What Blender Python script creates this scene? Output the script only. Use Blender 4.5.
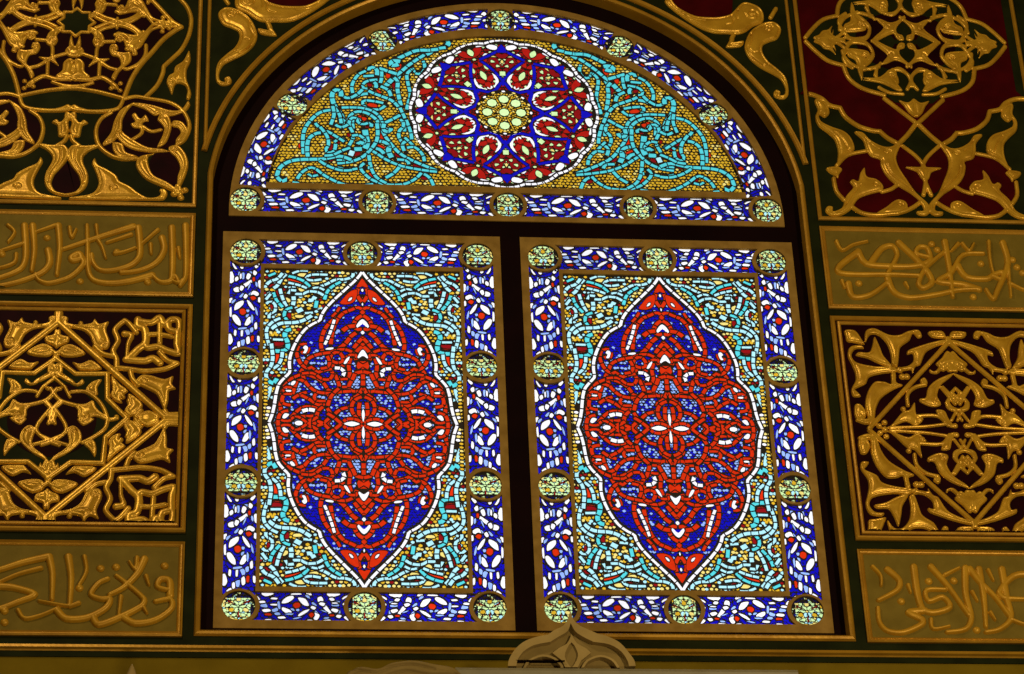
import bpy, bmesh, math, random
import numpy as np
from math import sin, cos, pi, hypot, atan2, sqrt
from mathutils import Vector, Matrix
from mathutils.geometry import delaunay_2d_cdt

# ------------------------------------------------------------------ camera, light, exposure
for o in list(bpy.data.objects): bpy.data.objects.remove(o)
scene = bpy.context.scene
COL = scene.collection
F, PITCH, YAW, ROLL = 2947.2, .602, -.1038, .0419
CX, CY, CZ = -1.0416, 9.8756, -5.4822
_cp, _sp, _cy, _sy, _cr, _sr = cos(PITCH), sin(PITCH), cos(YAW), sin(YAW), cos(ROLL), sin(ROLL)
CM = (np.array([[_cy, -_sy, 0], [_sy, _cy, 0], [0, 0, 1.]]) @ np.array([[1, 0, 0], [0, _cp, -_sp], [0, _sp, _cp]])
      @ np.array([[_cr, 0, _sr], [0, 1, 0], [-_sr, 0, _cr]]))
cam_d = bpy.data.cameras.new('camera'); cam = bpy.data.objects.new('camera', cam_d); COL.objects.link(cam)
cam_d.sensor_width = 36; cam_d.lens = F / 1024 * 36; cam_d.clip_end = 200
_r, _f, _u = [Vector(CM[:, i]) for i in range(3)]
cam.matrix_world = Matrix((( _r.x, _u.x, -_f.x, CX), (_r.y, _u.y, -_f.y, -CY), (_r.z, _u.z, -_f.z, CZ), (0, 0, 0, 1)))
scene.camera = cam

scene.view_settings.view_transform = 'Standard'
scene.view_settings.look = 'None'
scene.view_settings.gamma = 1
scene.view_settings.use_curve_mapping = False
scene.view_settings.exposure = 0.0

world = bpy.data.worlds.new('overcast_sky'); scene.world = world; world.use_nodes = True
wb = world.node_tree.nodes['Background']
wb.inputs[0].default_value = (0.93, 0.97, 1.0, 1); wb.inputs[1].default_value = 1.62

def lamp(name, loc, target, size, power, color):
    d = bpy.data.lights.new(name, 'AREA'); d.shape = 'DISK'; d.size = size; d.energy = power; d.color = color
    o = bpy.data.objects.new(name, d); COL.objects.link(o); o.location = loc
    o.rotation_euler = (Vector(target) - Vector(loc)).to_track_quat('-Z', 'Y').to_euler()
    return o
WARM = (1.0, .80, .50)
lamp('hall_lamp', (-3.2, -5.2, 4.6), (-.4, 0, 1), .5, 118, WARM)
lamp('hall_lamp', (3.4, -6.2, -1.0), (1.2, 0, 1.8), .45, 200, WARM)
lamp('hall_lamp', (-1.0, -6.5, -4.6), (0, 0, 1), .45, 80, WARM)

# ------------------------------------------------------------------ helpers
D = .0458                                   # depth of the window panes behind the wall face
def at(px, py, Y=0.):                       # a point of the photograph carried onto the wall plane
    d = CM @ np.array([(px - 512) / F, 1, (337 - py) / F]); t = (Y + CY) / d[1]
    return (CX + t * d[0], CZ + t * d[2])
def crop(x0, y0, s, Y=0.):
    def f(st):
        v = [float(t) for t in st.split()]
        return [at(x0 + v[i] / s, y0 + v[i + 1] / s, Y) for i in range(0, len(v), 2)]
    return f
def smooth(P, closed=False, n=4, ten=.5):
    P = [np.array(p, float) for p in P]
    if len(P) < 3: return [tuple(p) for p in P]
    out = []; N = len(P)
    for i in range(N if closed else N - 1):
        p1, p2 = P[i], P[(i + 1) % N]
        p0 = P[i - 1] if (closed or i > 0) else p1
        p3 = P[(i + 2) % N] if (closed or i + 2 < N) else p2
        L = np.linalg.norm(p2 - p1) + 1e-9
        m1 = (p2 - p0) * ten; m2 = (p3 - p1) * ten
        for m in (m1, m2):
            l = np.linalg.norm(m)
            if l > L: m *= L / l
        for k in range(n):
            t = k / n; t2 = t * t; t3 = t2 * t
            out.append(tuple((2*t3-3*t2+1)*p1 + (t3-2*t2+t)*m1 + (-2*t3+3*t2)*p2 + (t3-t2)*m2))
    if not closed: out.append(tuple(P[-1]))
    return out

def tag(o, label=None, cat=None, group=None, kind=None):
    if label: o['label'] = label
    if cat: o['category'] = cat
    if group: o['group'] = group
    if kind: o['kind'] = kind
    return o
def empty(name, loc=(0, 0, 0)):
    o = bpy.data.objects.new(name, None); COL.objects.link(o); o.location = loc; o.empty_display_size = .1
    return o
def link(name, me, parent=None, loc=(0, 0, 0)):
    o = bpy.data.objects.new(name, me); COL.objects.link(o); o.location = loc
    if parent: o.parent = parent
    return o
def mesh(name, V, Fc, mats, idx=None, sm=False):
    me = bpy.data.meshes.new(name); me.from_pydata([tuple(v) for v in V], [], Fc)
    for m in (mats if isinstance(mats, (list, tuple)) else [mats]): me.materials.append(m)
    if idx is not None: me.polygons.foreach_set('material_index', idx)
    if sm: me.polygons.foreach_set('use_smooth', [True] * len(Fc))
    me.update(); return me
def ccw(P):
    return P if sum(P[i - 1][0] * P[i][1] - P[i][0] * P[i - 1][1] for i in range(len(P))) > 0 else P[::-1]
def hull(P):
    P = sorted(set((float(x), float(y)) for x, y in P)); L_ = []; U_ = []
    for S_, Q in ((L_, P), (U_, P[::-1])):
        for p in Q:
            while len(S_) > 1 and (S_[-1][0] - S_[-2][0]) * (p[1] - S_[-2][1]) - (S_[-1][1] - S_[-2][1]) * (p[0] - S_[-2][0]) <= 1e-12: S_.pop()
            S_.append(p)
    return L_[:-1] + U_[:-1]
def simple(P):
    n = len(P)
    def o(a, b, c): return (b[0] - a[0]) * (c[1] - a[1]) - (b[1] - a[1]) * (c[0] - a[0])
    for i in range(n):
        a, b = P[i], P[(i + 1) % n]
        for j in range(i + 2, n):
            if i == 0 and j == n - 1: continue
            c, d = P[j], P[(j + 1) % n]
            if o(a, b, c) * o(a, b, d) <= 0 and o(c, d, a) * o(c, d, b) <= 0: return False
    return True
def rel(P, o): return [(x - o[0], y - o[1]) for x, y in P]

# ------------------------------------------------------------------ materials
def nt(name):
    m = bpy.data.materials.new(name); m.use_nodes = True; n = m.node_tree
    return m, n, n.nodes['Principled BSDF']
def paint(name, c1, c2, scale=9, rough=.6, metal=0, bump=.0, spec=.5, bscale=60):
    m, n, b = nt(name)
    tc = n.nodes.new('ShaderNodeTexCoord'); no = n.nodes.new('ShaderNodeTexNoise'); cr = n.nodes.new('ShaderNodeValToRGB')
    no.inputs['Scale'].default_value = scale; no.inputs['Detail'].default_value = 5
    cr.color_ramp.elements[0].position = .35; cr.color_ramp.elements[1].position = .68
    cr.color_ramp.elements[0].color = (*c1, 1); cr.color_ramp.elements[1].color = (*c2, 1)
    n.links.new(tc.outputs['Object'], no.inputs['Vector']); n.links.new(no.outputs['Fac'], cr.inputs['Fac'])
    n.links.new(cr.outputs['Color'], b.inputs['Base Color'])
    b.inputs['Roughness'].default_value = rough; b.inputs['Metallic'].default_value = metal
    b.inputs['Specular IOR Level'].default_value = spec
    if bump:
        n2 = n.nodes.new('ShaderNodeTexNoise'); n2.inputs['Scale'].default_value = bscale; n2.inputs['Detail'].default_value = 3
        bp = n.nodes.new('ShaderNodeBump'); bp.inputs['Strength'].default_value = bump; bp.inputs['Distance'].default_value = .004
        n.links.new(tc.outputs['Object'], n2.inputs['Vector']); n.links.new(n2.outputs['Fac'], bp.inputs['Height'])
        n.links.new(bp.outputs['Normal'], b.inputs['Normal'])
    return m
GOLD = paint('gilding', (.54, .285, .014), (.74, .42, .026), 14, .34, .42, .22)
GOLDM = paint('gilded_moulding', (.40, .20, .012), (.52, .275, .018), 10, .36, .40, .15, .4)
OCHRE = paint('ochre_gilt_lettering', (.46, .235, .010), (.56, .30, .014), 12, .45, .25, .15, .3)
OLIVE = paint('olive_gold_ground', (.150, .104, .012), (.195, .136, .018), 11, .65, .05, .2, .1)
GREEN = paint('dark_green_paint', (.0085, .0105, .0020), (.0150, .0185, .0038), 8, .6, 0, .05, .05)
RED = paint('dark_red_paint', (.034, .0007, .0012), (.056, .001, .0022), 8, .6, 0, .05, .05)
REDBLK = paint('dark_maroon_paint', (.008, .0008, .0015), (.017, .001, .003), 8, .6, 0, .05, .05)
WALLP = paint('ochre_wall_plaster', (.150, .098, .004), (.185, .122, .006), 7, .75, 0, .3, .05)
WOOD = paint('dark_stained_wood', (.0045, .0007, .0007), (.007, .0012, .001), 6, .7, 0, .05, .05)
PLASTER = paint('brown_lattice_plaster', (.22, .125, .022), (.32, .19, .040), 16, .8, 0, .35, .1)
LEAD = paint('dark_lattice_lead', (.006, .004, .003), (.014, .008, .005), 30, .7, 0, .1)
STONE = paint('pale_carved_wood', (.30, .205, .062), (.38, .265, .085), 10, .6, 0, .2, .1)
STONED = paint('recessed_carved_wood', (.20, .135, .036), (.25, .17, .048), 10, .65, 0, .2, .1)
LEDGE = paint('grey_painted_ledge', (.20, .17, .085), (.25, .215, .11), 12, .5, 0, .1)
HALL = paint('hall_plaster', (.20, .15, .08), (.25, .19, .11), 3, .8, 0, .1)
FLOORM = paint('hall_carpet', (.12, .02, .015), (.17, .035, .02), 6, .9, 0, .2)

def glass(name, c, var=.3, hue=.0):
    m = bpy.data.materials.new(name); m.use_nodes = True; n = m.node_tree; n.nodes.clear()
    out = n.nodes.new('ShaderNodeOutputMaterial'); tr = n.nodes.new('ShaderNodeBsdfTransparent')
    gl = n.nodes.new('ShaderNodeBsdfGlossy'); mx = n.nodes.new('ShaderNodeMixShader'); mx.inputs[0].default_value = .035
    gl.inputs['Roughness'].default_value = .2
    ge = n.nodes.new('ShaderNodeNewGeometry'); mr = n.nodes.new('ShaderNodeMapRange')
    mr.inputs['To Min'].default_value = 1 - var; mr.inputs['To Max'].default_value = 1.0
    tc = n.nodes.new('ShaderNodeTexCoord'); no = n.nodes.new('ShaderNodeTexNoise'); no.inputs['Scale'].default_value = 55
    no.inputs['Detail'].default_value = 2
    m2 = n.nodes.new('ShaderNodeMapRange'); m2.inputs['From Min'].default_value = .3; m2.inputs['From Max'].default_value = .7
    m2.inputs['To Min'].default_value = .8; m2.inputs['To Max'].default_value = 1.0
    mu = n.nodes.new('ShaderNodeMath'); mu.operation = 'MULTIPLY'
    vm = n.nodes.new('ShaderNodeVectorMath'); vm.operation = 'SCALE'; vm.inputs[0].default_value = c
    hs = n.nodes.new('ShaderNodeHueSaturation'); 
    L = n.links.new
    L(ge.outputs['Random Per Island'], mr.inputs['Value']); L(tc.outputs['Object'], no.inputs['Vector'])
    L(no.outputs['Fac'], m2.inputs['Value']); L(mr.outputs[0], mu.inputs[0]); L(m2.outputs[0], mu.inputs[1])
    L(mu.outputs[0], vm.inputs['Scale'])
    if hue:
        m3 = n.nodes.new('ShaderNodeMapRange'); m3.inputs['To Min'].default_value = .5 - hue; m3.inputs['To Max'].default_value = .5 + hue
        L(ge.outputs['Random Per Island'], m3.inputs['Value']); L(m3.outputs[0], hs.inputs['Hue'])
    L(vm.outputs[0], hs.inputs['Color']); L(hs.outputs[0], tr.inputs['Color'])
    L(tr.outputs[0], mx.inputs[1]); L(gl.outputs[0], mx.inputs[2]); L(mx.outputs[0], out.inputs[0])
    return m
GL = {'w': glass('white_glass', (.95, .90, .92), .25), 'b': glass('cobalt_glass', (.006, .005, .46), .5),
      'p': glass('pale_blue_glass', (.34, .50, 1.0), .5), 'r': glass('red_glass', (.74, .030, .004), .55),
      'd': glass('ruby_glass', (.26, .005, .007), .5), 'e': glass('deep_red_glass', (.42, .010, .006), .4), 't': glass('turquoise_glass', (.085, .58, .62), .3),
      'y': glass('amber_glass', (.70, .40, .022), .42), 'c': glass('lemon_glass', (.80, .62, .17), .25),
      'g': glass('pale_green_glass', (.60, .80, .36), .25), 'q': glass('ice_blue_glass', (.40, .72, .78), .2)}
GK = list(GL); GM = [LEAD] + [GL[k] for k in GK]

# ------------------------------------------------------------------ stained glass: layered drawing -> one exact planar mesh
class Pane:
    def __init__(s): s.L = []                 # (code, polygon); later wins; code None = lead, 'x' = nothing (hole)
    def poly(s, c, P):
        if len(P) > 2: s.L.append((c, P))
    def strand(s, c, P, w, seg=.022, gap=.0035, border=.0035, n=3, taper=0, sm=True):
        if sm: P = smooth(P, n=n)
        P = [np.array(p) for p in P]
        ds = [0]
        for a, b in zip(P, P[1:]): ds.append(ds[-1] + np.linalg.norm(b - a))
        T = ds[-1]
        if T < 1e-4: return
        def ev(t):
            t = min(max(t, 0), T); i = min(max(np.searchsorted(ds, t) - 1, 0), len(P) - 2)
            u = (t - ds[i]) / max(ds[i + 1] - ds[i], 1e-9); p = P[i] * (1 - u) + P[i + 1] * u
            e = .004; 
            d = P[i + 1] - P[i]; d = d / (np.linalg.norm(d) + 1e-9); return p, np.array((-d[1], d[0]))
        def quad(t0, t1, h, ww):
            k = max(1, int((t1 - t0) / .012)); A = []; B = []
            for j in range(k + 1):
                t = t0 + (t1 - t0) * j / k; p, q = ev(t)
                f = 1 - taper * t / T
                A.append(tuple(p + q * h * f)); B.append(tuple(p - q * h * f))
            return A + B[::-1]
        if border:
            nb = max(1, round(T / .03))
            for i in range(nb): s.poly(None, quad(T * i / nb - (0 if i else border), T * (i + 1) / nb + .001, w / 2 + border, 0))
        m = max(1, round(T / seg)); L = T / m
        for i in range(m):
            if L * .6 < gap: continue
            s.poly(c, quad(i * L + gap / 2, (i + 1) * L - gap / 2, w / 2, 0))
    def leaf(s, c, P, border=.003, sm=True):
        P = smooth(P, True, 3) if sm else P
        if border:
            cx = sum(p[0] for p in P) / len(P); cy = sum(p[1] for p in P) / len(P)
            s.poly(None, [(cx + (x - cx) * (1 + border / max(hypot(x - cx, y - cy), .004)), cy + (y - cy) * (1 + border / max(hypot(x - cx, y - cy), .004))) for x, y in P])
        s.poly(c, P)
    def oval(s, c, x, y, a, b, ang=0, border=.003, n=9):
        ca, sa = cos(ang), sin(ang)
        s.leaf(c, [(x + a * cos(t) * ca - b * sin(t) * sa, y + a * cos(t) * sa + b * sin(t) * ca) for t in [2 * pi * k / n for k in range(n)]], border, False)
    def cells(s, cols, inside, bb, cell, seed=1, jit=.18, fill=.84, asp=1.0, sides=6):
        R = random.Random(seed); y = bb[1]; r = 0
        while y < bb[3]:
            x = bb[0] + (cell / 2 if r % 2 else 0)
            while x < bb[2]:
                px, py = x + R.uniform(-jit, jit) * cell, y + R.uniform(-jit, jit) * cell
                c = cols[R.randrange(len(cols))]
                if c != '_' and inside(px, py):
                    rr = cell * .5 * fill * R.uniform(.85, 1.12); a0 = R.uniform(-.25, .25) + pi / 6
                    s.poly(c, [(px + rr * asp * 1.08 * cos(a0 + 2 * pi * k / sides), py + rr * 1.08 * sin(a0 + 2 * pi * k / sides)) for k in range(sides)])
                x += cell * asp
            y += cell * .87; r += 1
    def mirrored(s, sx, sy):
        out = Pane(); out.L = [(c, [(x * sx, y * sy) for x, y in P]) for c, P in s.L]; return out
    def build(s, name, outline, depth=.004, clip=None):
        """outline: polygon of lead base. returns mesh in the XZ plane, glass at y=0, lead front at y=-depth"""
        V = []; Fc = []; code = []
        for c, P in [(None, outline)] + s.L + ([('x', h) for h in (clip or [])]):
            Q = []
            for p in P:
                if not Q or hypot(p[0] - Q[-1][0], p[1] - Q[-1][1]) > 2e-4: Q.append(p)
            if len(Q) > 2 and hypot(Q[0][0] - Q[-1][0], Q[0][1] - Q[-1][1]) < 2e-4: Q.pop()
            if len(Q) < 3: continue
            if len(Q) < 30 and not simple(Q): Q = hull(Q)
            if len(Q) < 3: continue
            Q = ccw(Q); b = len(V); V += [Vector((float(x), float(y))) for x, y in Q]; Fc.append(list(range(b, b + len(Q)))); code.append(c)
        E_ = []
        for f in Fc: E_ += [(f[k - 1], f[k]) for k in range(len(f))]
        vo, eo, fo, _, _, _ = delaunay_2d_cdt(V, E_, [], 0, 2e-5, False)
        co = np.array([(v.x, v.y) for v in vo]); tr = np.array([f[:3] for f in fo]); ce = co[tr].mean(1)
        own = np.full(len(tr), -1)
        order = np.argsort(ce[:, 0]); cs = ce[order]
        for k, f in enumerate(Fc):
            P = np.array([(V[i].x, V[i].y) for i in f]); x0, z0 = P.min(0); x1, z1 = P.max(0)
            i0, i1 = np.searchsorted(cs[:, 0], (x0, x1)); sub = order[i0:i1]
            sub = sub[(ce[sub, 1] >= z0) & (ce[sub, 1] <= z1)]
            if not len(sub): continue
            if k == 0 or own[sub].max() >= 0 or True:
                qx, qz = ce[sub, 0][:, None], ce[sub, 1][:, None]; a1, b1 = P[:, 0][None], P[:, 1][None]
                a2, b2 = np.roll(P[:, 0], -1)[None], np.roll(P[:, 1], -1)[None]
                m = ((b1 > qz) != (b2 > qz)) & (qx < (a2 - a1) * (qz - b1) / np.where(b2 == b1, 1e-12, b2 - b1) + a1)
                ins = (m.sum(1) & 1) == 1
                sub = sub[ins]
                own[sub if k == 0 else sub[own[sub] >= 0]] = k
        faces = []; lead = []
        for f, o in zip(fo, own):
            if o < 0: continue
            c = code[o]
            if c == 'x': continue
            if c is None: lead.append(list(f))
            else: faces.append((f, 1 + GK.index(c)))
        verts = [(v.x, 0, v.y) for v in vo]; nv = len(verts)
        edges = {}
        for f in lead:
            for a, b in zip(f, f[1:] + f[:1]):
                if (b, a) in edges: del edges[(b, a)]
                else: edges[(a, b)] = 1
        verts += [(v.x, -depth, v.y) for v in vo]
        F2 = [list(f) for f, i in faces]; I2 = [i for f, i in faces]
        for f in lead: F2.append([i + nv for i in f]); I2.append(0)
        for a, b in edges: F2.append([a, b, b + nv, a + nv]); I2.append(0)
        me = mesh(name, verts, F2, GM, I2)
        bm = bmesh.new(); bm.from_mesh(me)
        bmesh.ops.delete(bm, geom=[v for v in bm.verts if not v.link_faces], context='VERTS')
        bm.to_mesh(me); bm.free()
        return me

def slab(name, outer, holes, y0, y1, mat):
    """flat slab with holes; front at y0 (towards the hall), back at y1"""
    V = []; Fc = []
    for P in [outer] + holes:
        P = ccw(P); b = len(V); V += [Vector((float(x), float(y))) for x, y in P]; Fc.append(list(range(b, b + len(P))))
    vo, eo, fo, _, _, fid = delaunay_2d_cdt(V, [], Fc, 1, 1e-5, True)
    keep = [f for f, ids in zip(fo, fid) if ids and 0 in ids and max(ids) == 0]
    nv = len(vo); verts = [(v.x, y0, v.y) for v in vo] + [(v.x, y1, v.y) for v in vo]; F2 = []; ed = {}
    for f in keep:
        F2.append(list(f)); F2.append([i + nv for i in f[::-1]])
        for a, b in zip(f, f[1:] + f[:1]):
            if (b, a) in ed: del ed[(b, a)]
            else: ed[(a, b)] = 1
    for a, b in ed: F2.append([b, a, a + nv, b + nv])
    me = mesh(name, verts, F2, mat)
    bm = bmesh.new(); bm.from_mesh(me); bmesh.ops.delete(bm, geom=[v for v in bm.verts if not v.link_faces], context='VERTS')
    bmesh.ops.recalc_face_normals(bm, faces=bm.faces); bm.to_mesh(me); bm.free(); return me
def arc(cx, cy, r, a0, a1, n): return [(cx + r * cos(a0 + (a1 - a0) * k / n), cy + r * sin(a0 + (a1 - a0) * k / n)) for k in range(n + 1)]
def circ(cx, cy, r, n=28): return arc(cx, cy, r, 0, 2 * pi * (n - 1) / n, n - 1)

def sweep(name, path, prof, mat, closed=False):
    """path: (x,z) points on the wall; prof: (offset across, y) points. offset + is to the left of travel"""
    P = [np.array(p, float) for p in path]; N = len(P); V = []; Fc = []
    for i in range(N):
        a = P[i - 1] if (i or closed) else None; b = P[(i + 1) % N] if (i < N - 1 or closed) else None
        d1 = (P[i] - a) / np.linalg.norm(P[i] - a) if a is not None else None
        d2 = (b - P[i]) / np.linalg.norm(b - P[i]) if b is not None else None
        if d1 is None: d1 = d2
        if d2 is None: d2 = d1
        n1 = np.array((-d1[1], d1[0])); n2 = np.array((-d2[1], d2[0])); m = n1 + n2; m = m / max(1e-6, m @ n1)
        for o, y in prof: V.append((P[i][0] + m[0] * o, y, P[i][1] + m[1] * o))
    k = len(prof)
    for i in range(N if closed else N - 1):
        j = (i + 1) % N
        for q in range(k - 1): Fc.append([i * k + q, j * k + q, j * k + q + 1, i * k + q + 1])
    if not closed: Fc.append(list(range(k))); Fc.append(list(range((N - 1) * k, N * k))[::-1])
    me = mesh(name, V, Fc, mat)
    bm = bmesh.new(); bm.from_mesh(me); bmesh.ops.recalc_face_normals(bm, faces=bm.faces); bm.to_mesh(me); bm.free()
    return me
def halfround(w, h, n=6): return [(w / 2, 0)] + [(w / 2 * cos(pi * k / n), -h * sin(pi * k / n)) for k in range(n + 1)] + [(-w / 2, 0)]

# ------------------------------------------------------------------ carved relief: height field of strands and leaves
class Relief:
    def __init__(s, x0, x1, z0, z1, step=.0026, maps=None):
        s.X = np.arange(x0, x1 + step, step); s.Z = np.arange(z0, z1 + step, step); s.st = step
        s.GX, s.GZ = np.meshgrid(s.X, s.Z); s.H = np.full(s.GX.shape, -.006); s.gr = []
        s.maps = maps or [lambda p: p]
    def win(s, P, m):
        a = np.array(P); i0, i1 = np.searchsorted(s.X, (a[:, 0].min() - m, a[:, 0].max() + m))
        j0, j1 = np.searchsorted(s.Z, (a[:, 1].min() - m, a[:, 1].max() + m))
        return slice(max(j0, 0), j1), slice(max(i0, 0), i1)
    @staticmethod
    def dist(gx, gz, P, closed=False):
        best = np.full(gx.shape, 1e9); tt = np.zeros(gx.shape); n = len(P)
        for i in range(n if closed else n - 1):
            a = P[i]; b = P[(i + 1) % n]; dx, dz = b[0] - a[0], b[1] - a[1]; L = dx * dx + dz * dz + 1e-14
            t = np.clip(((gx - a[0]) * dx + (gz - a[1]) * dz) / L, 0, 1)
            d = np.hypot(gx - a[0] - t * dx, gz - a[1] - t * dz); m = d < best
            best = np.where(m, d, best); tt = np.where(m, (i + t) / max(n - 1, 1), tt)
        return best, tt
    def strand(s, P, w=.008, h=.013, sm=True, taper=0, maps=None):
        if sm: P = smooth(P, n=4)
        for f in (maps or s.maps):
            Q = [f(p) for p in P]; w_ = s.win(Q, w + s.st * 3)
            if w_[0].stop <= w_[0].start or w_[1].stop <= w_[1].start: continue
            d, t = s.dist(s.GX[w_], s.GZ[w_], Q); ww = w * (1 - taper * t)
            v = np.where(d < ww, h * np.sqrt(np.clip(1 - (d / ww) ** 2, 0, 1)) ** .8, -(d - ww) * 1.2)
            s.H[w_] = np.maximum(s.H[w_], v)
    RIMK = 1.0
    def leaf(s, P, h=.014, r=.010, rim=.0035, maps=None, sm=True):
        rim = rim * s.RIMK
        if sm: P = smooth(P, True, 4)
        for f in (maps or s.maps):
            Q = [f(p) for p in P]; w_ = s.win(Q, s.st * 4)
            if w_[0].stop <= w_[0].start or w_[1].stop <= w_[1].start: continue
            gx, gz = s.GX[w_], s.GZ[w_]; d, _ = s.dist(gx, gz, Q, True); ins = np.zeros(gx.shape, bool); n = len(Q)
            for i in range(n):
                (x1, z1), (x2, z2) = Q[i], Q[(i + 1) % n]
                c = ((z1 > gz) != (z2 > gz)) & (gx < (x2 - x1) * (gz - z1) / ((z2 - z1) if z2 != z1 else 1e-12) + x1); ins ^= c
            u = np.clip(d / r, 0, 1); v = h * np.sqrt(1 - (1 - u) ** 2)
            v += .005 * np.clip((d - r) / .02, 0, 1)
            v -= rim * np.exp(-((d - r * 1.05) / (r * .35)) ** 2) + rim * .35 * (d > r * 1.05)
            s.H[w_] = np.maximum(s.H[w_], np.where(ins, np.maximum(v, .0002), -d * 1.2))
    def groove(s, P, w=.0032, dep=.006, sm=True, maps=None):
        if sm: P = smooth(P, n=4)
        for f in (maps or s.maps): s.gr.append(([f(p) for p in P], w, dep))
    def volute(s, c, r, turn=1.5, w=.003, dep=.007, dirn=1, a0=0, boss=True, maps=None):
        if boss: s.leaf([(c[0] + r * 1.15 * cos(t), c[1] + r * 1.15 * sin(t)) for t in np.arange(0, 2 * pi, pi / 5)], h=.017, r=r * .8, rim=0, maps=maps, sm=False)
        s.groove([(c[0] + r * (1 - .8 * k / 16) * cos(a0 + dirn * turn * 2 * pi * k / 16), c[1] + r * (1 - .8 * k / 16) * sin(a0 + dirn * turn * 2 * pi * k / 16)) for k in range(17)], w, dep, False, maps)
    def blob(s, c, r, maps=None): s.leaf([(c[0] + r * cos(t), c[1] + r * sin(t)) for t in np.arange(0, 2 * pi, pi / 5)], h=.014, r=r, rim=0, maps=maps, sm=False)
    def run(s, cr, spec, maps=None, k=1.0):
        """spec lines:  S w pts | L pts | G pts | V x y r turn dir | B r pts | P w pts (straight)"""
        for ln in spec.strip().split('\n'):
            q = ln.split()
            if not q: continue
            op = q[0]
            if op == 'S': s.strand(cr(' '.join(q[2:])), float(q[1]) * k * 1.14, maps=maps)
            elif op == 'P': s.strand(cr(' '.join(q[2:])), float(q[1]) * k, sm=False, maps=maps)
            elif op == 'T': s.strand(cr(' '.join(q[2:])), float(q[1]) * k, taper=.6, maps=maps)
            elif op == 'L': s.leaf(cr(' '.join(q[1:])), maps=maps)
            elif op == 'G': s.groove(cr(' '.join(q[1:])), maps=maps)
            elif op == 'V': s.volute(cr(' '.join(q[1:3]))[0], float(q[3]), float(q[4]), dirn=float(q[5]), a0=float(q[6]) if len(q) > 6 else 0, maps=maps)
            elif op == 'B':
                for c in cr(' '.join(q[2:])): s.blob(c, float(q[1]) * 1.5, maps=maps)
    def build(s, name, mat, y=-.004, off=(0, 0)):
        for P, w, dep in s.gr:
            w_ = s.win(P, w * 3)
            if w_[0].stop <= w_[0].start or w_[1].stop <= w_[1].start: continue
            d, _ = s.dist(s.GX[w_], s.GZ[w_], P); H = s.H[w_]
            s.H[w_] = np.where(H > 0, np.maximum(H - dep * np.exp(-(d / w) ** 2), .0005), H)
        H = np.maximum(s.H, -.003); K = s.H > 0
        C = K[:-1, :-1] | K[1:, :-1] | K[:-1, 1:] | K[1:, 1:]
        nx = H.shape[1]; j, i = np.nonzero(C); a = j * nx + i
        Fq = np.stack([a, a + 1, a + nx + 1, a + nx], 1); used, inv = np.unique(Fq, return_inverse=True); Fq = inv.reshape(-1, 4)
        co = np.stack([s.GX.ravel()[used] - off[0], y - H.ravel()[used], s.GZ.ravel()[used] - off[1]], 1)
        me = bpy.data.meshes.new(name); me.vertices.add(len(co)); me.vertices.foreach_set('co', co.ravel().astype(np.float32))
        nF = len(Fq); me.loops.add(nF * 4); me.loops.foreach_set('vertex_index', Fq.ravel().astype(np.int32))
        me.polygons.add(nF); me.polygons.foreach_set('loop_start', np.arange(0, nF * 4, 4, dtype=np.int32))
        me.polygons.foreach_set('use_smooth', np.ones(nF, bool)); me.materials.append(mat); me.update(); me.validate()
        return me

# ------------------------------------------------------------------ stained glass designs
def multi(cr, txt, o):
    """lines 'c w x y x y ...' (w>0 strand, w=0 leaf)"""
    for ln in txt.strip().split('\n'):
        q = ln.split()
        if q: yield q[0], float(q[1]), rel(cr(' '.join(q[2:])), o)
def inpoly(P):
    a = np.array(P)
    def f(x, y):
        x1, y1 = a[:, 0], a[:, 1]; x2, y2 = np.roll(x1, -1), np.roll(y1, -1)
        m = (y1 > y) != (y2 > y)
        return bool((np.count_nonzero(m & (x < (x2 - x1) * (y - y1) / np.where(y2 == y1, 1e-12, y2 - y1) + x1)) & 1))
    return f
def clear_of(strands, k=.55):
    S = [(np.array(smooth(P, n=3)), w * k) for P, w in strands]
    def f(x, y):
        for A, w in S:
            if np.min(np.hypot(A[:, 0] - x, A[:, 1] - y)) < w: return False
        return True
    return f
O0 = (-.6200, .942)
_A = crop(355, 262, 7.49, D); _B = crop(355, 342, 7.49, D)
HW, HT = .405, .757            # half size of the glazed field of a casement
ALM = rel(_A('58 62 90 110 140 160 205 220 275 285 335 350 368 405 378 440 420 460 480 500 530 560 575 640 603 715 610 780 606 832 640 868 690 925 712 1000 725 1080 742 1150 768 1206'), O0)
ALM[0] = (0, ALM[0][1]); ALM[-1] = (ALM[-1][0], 0)
ALMs = smooth(ALM, n=3, ten=.35)
def offset(P, d):
    out = []
    for i, p in enumerate(P):
        a = P[max(i - 1, 0)]; b = P[min(i + 1, len(P) - 1)]; l = hypot(b[0] - a[0], b[1] - a[1])
        out.append((p[0] - (b[1] - a[1]) / l * d, p[1] + (b[0] - a[0]) / l * d))
    return out
_o = offset(ALMs, .0115); _o[0] = (0, ALM[0][1] + .014); _o[-1] = (ALM[-1][0] + .013, 0)
ALMPOLY = [(0, 0)] + [(max(x, 0), max(y, 0)) for x, y in _o[::-1]]

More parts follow.
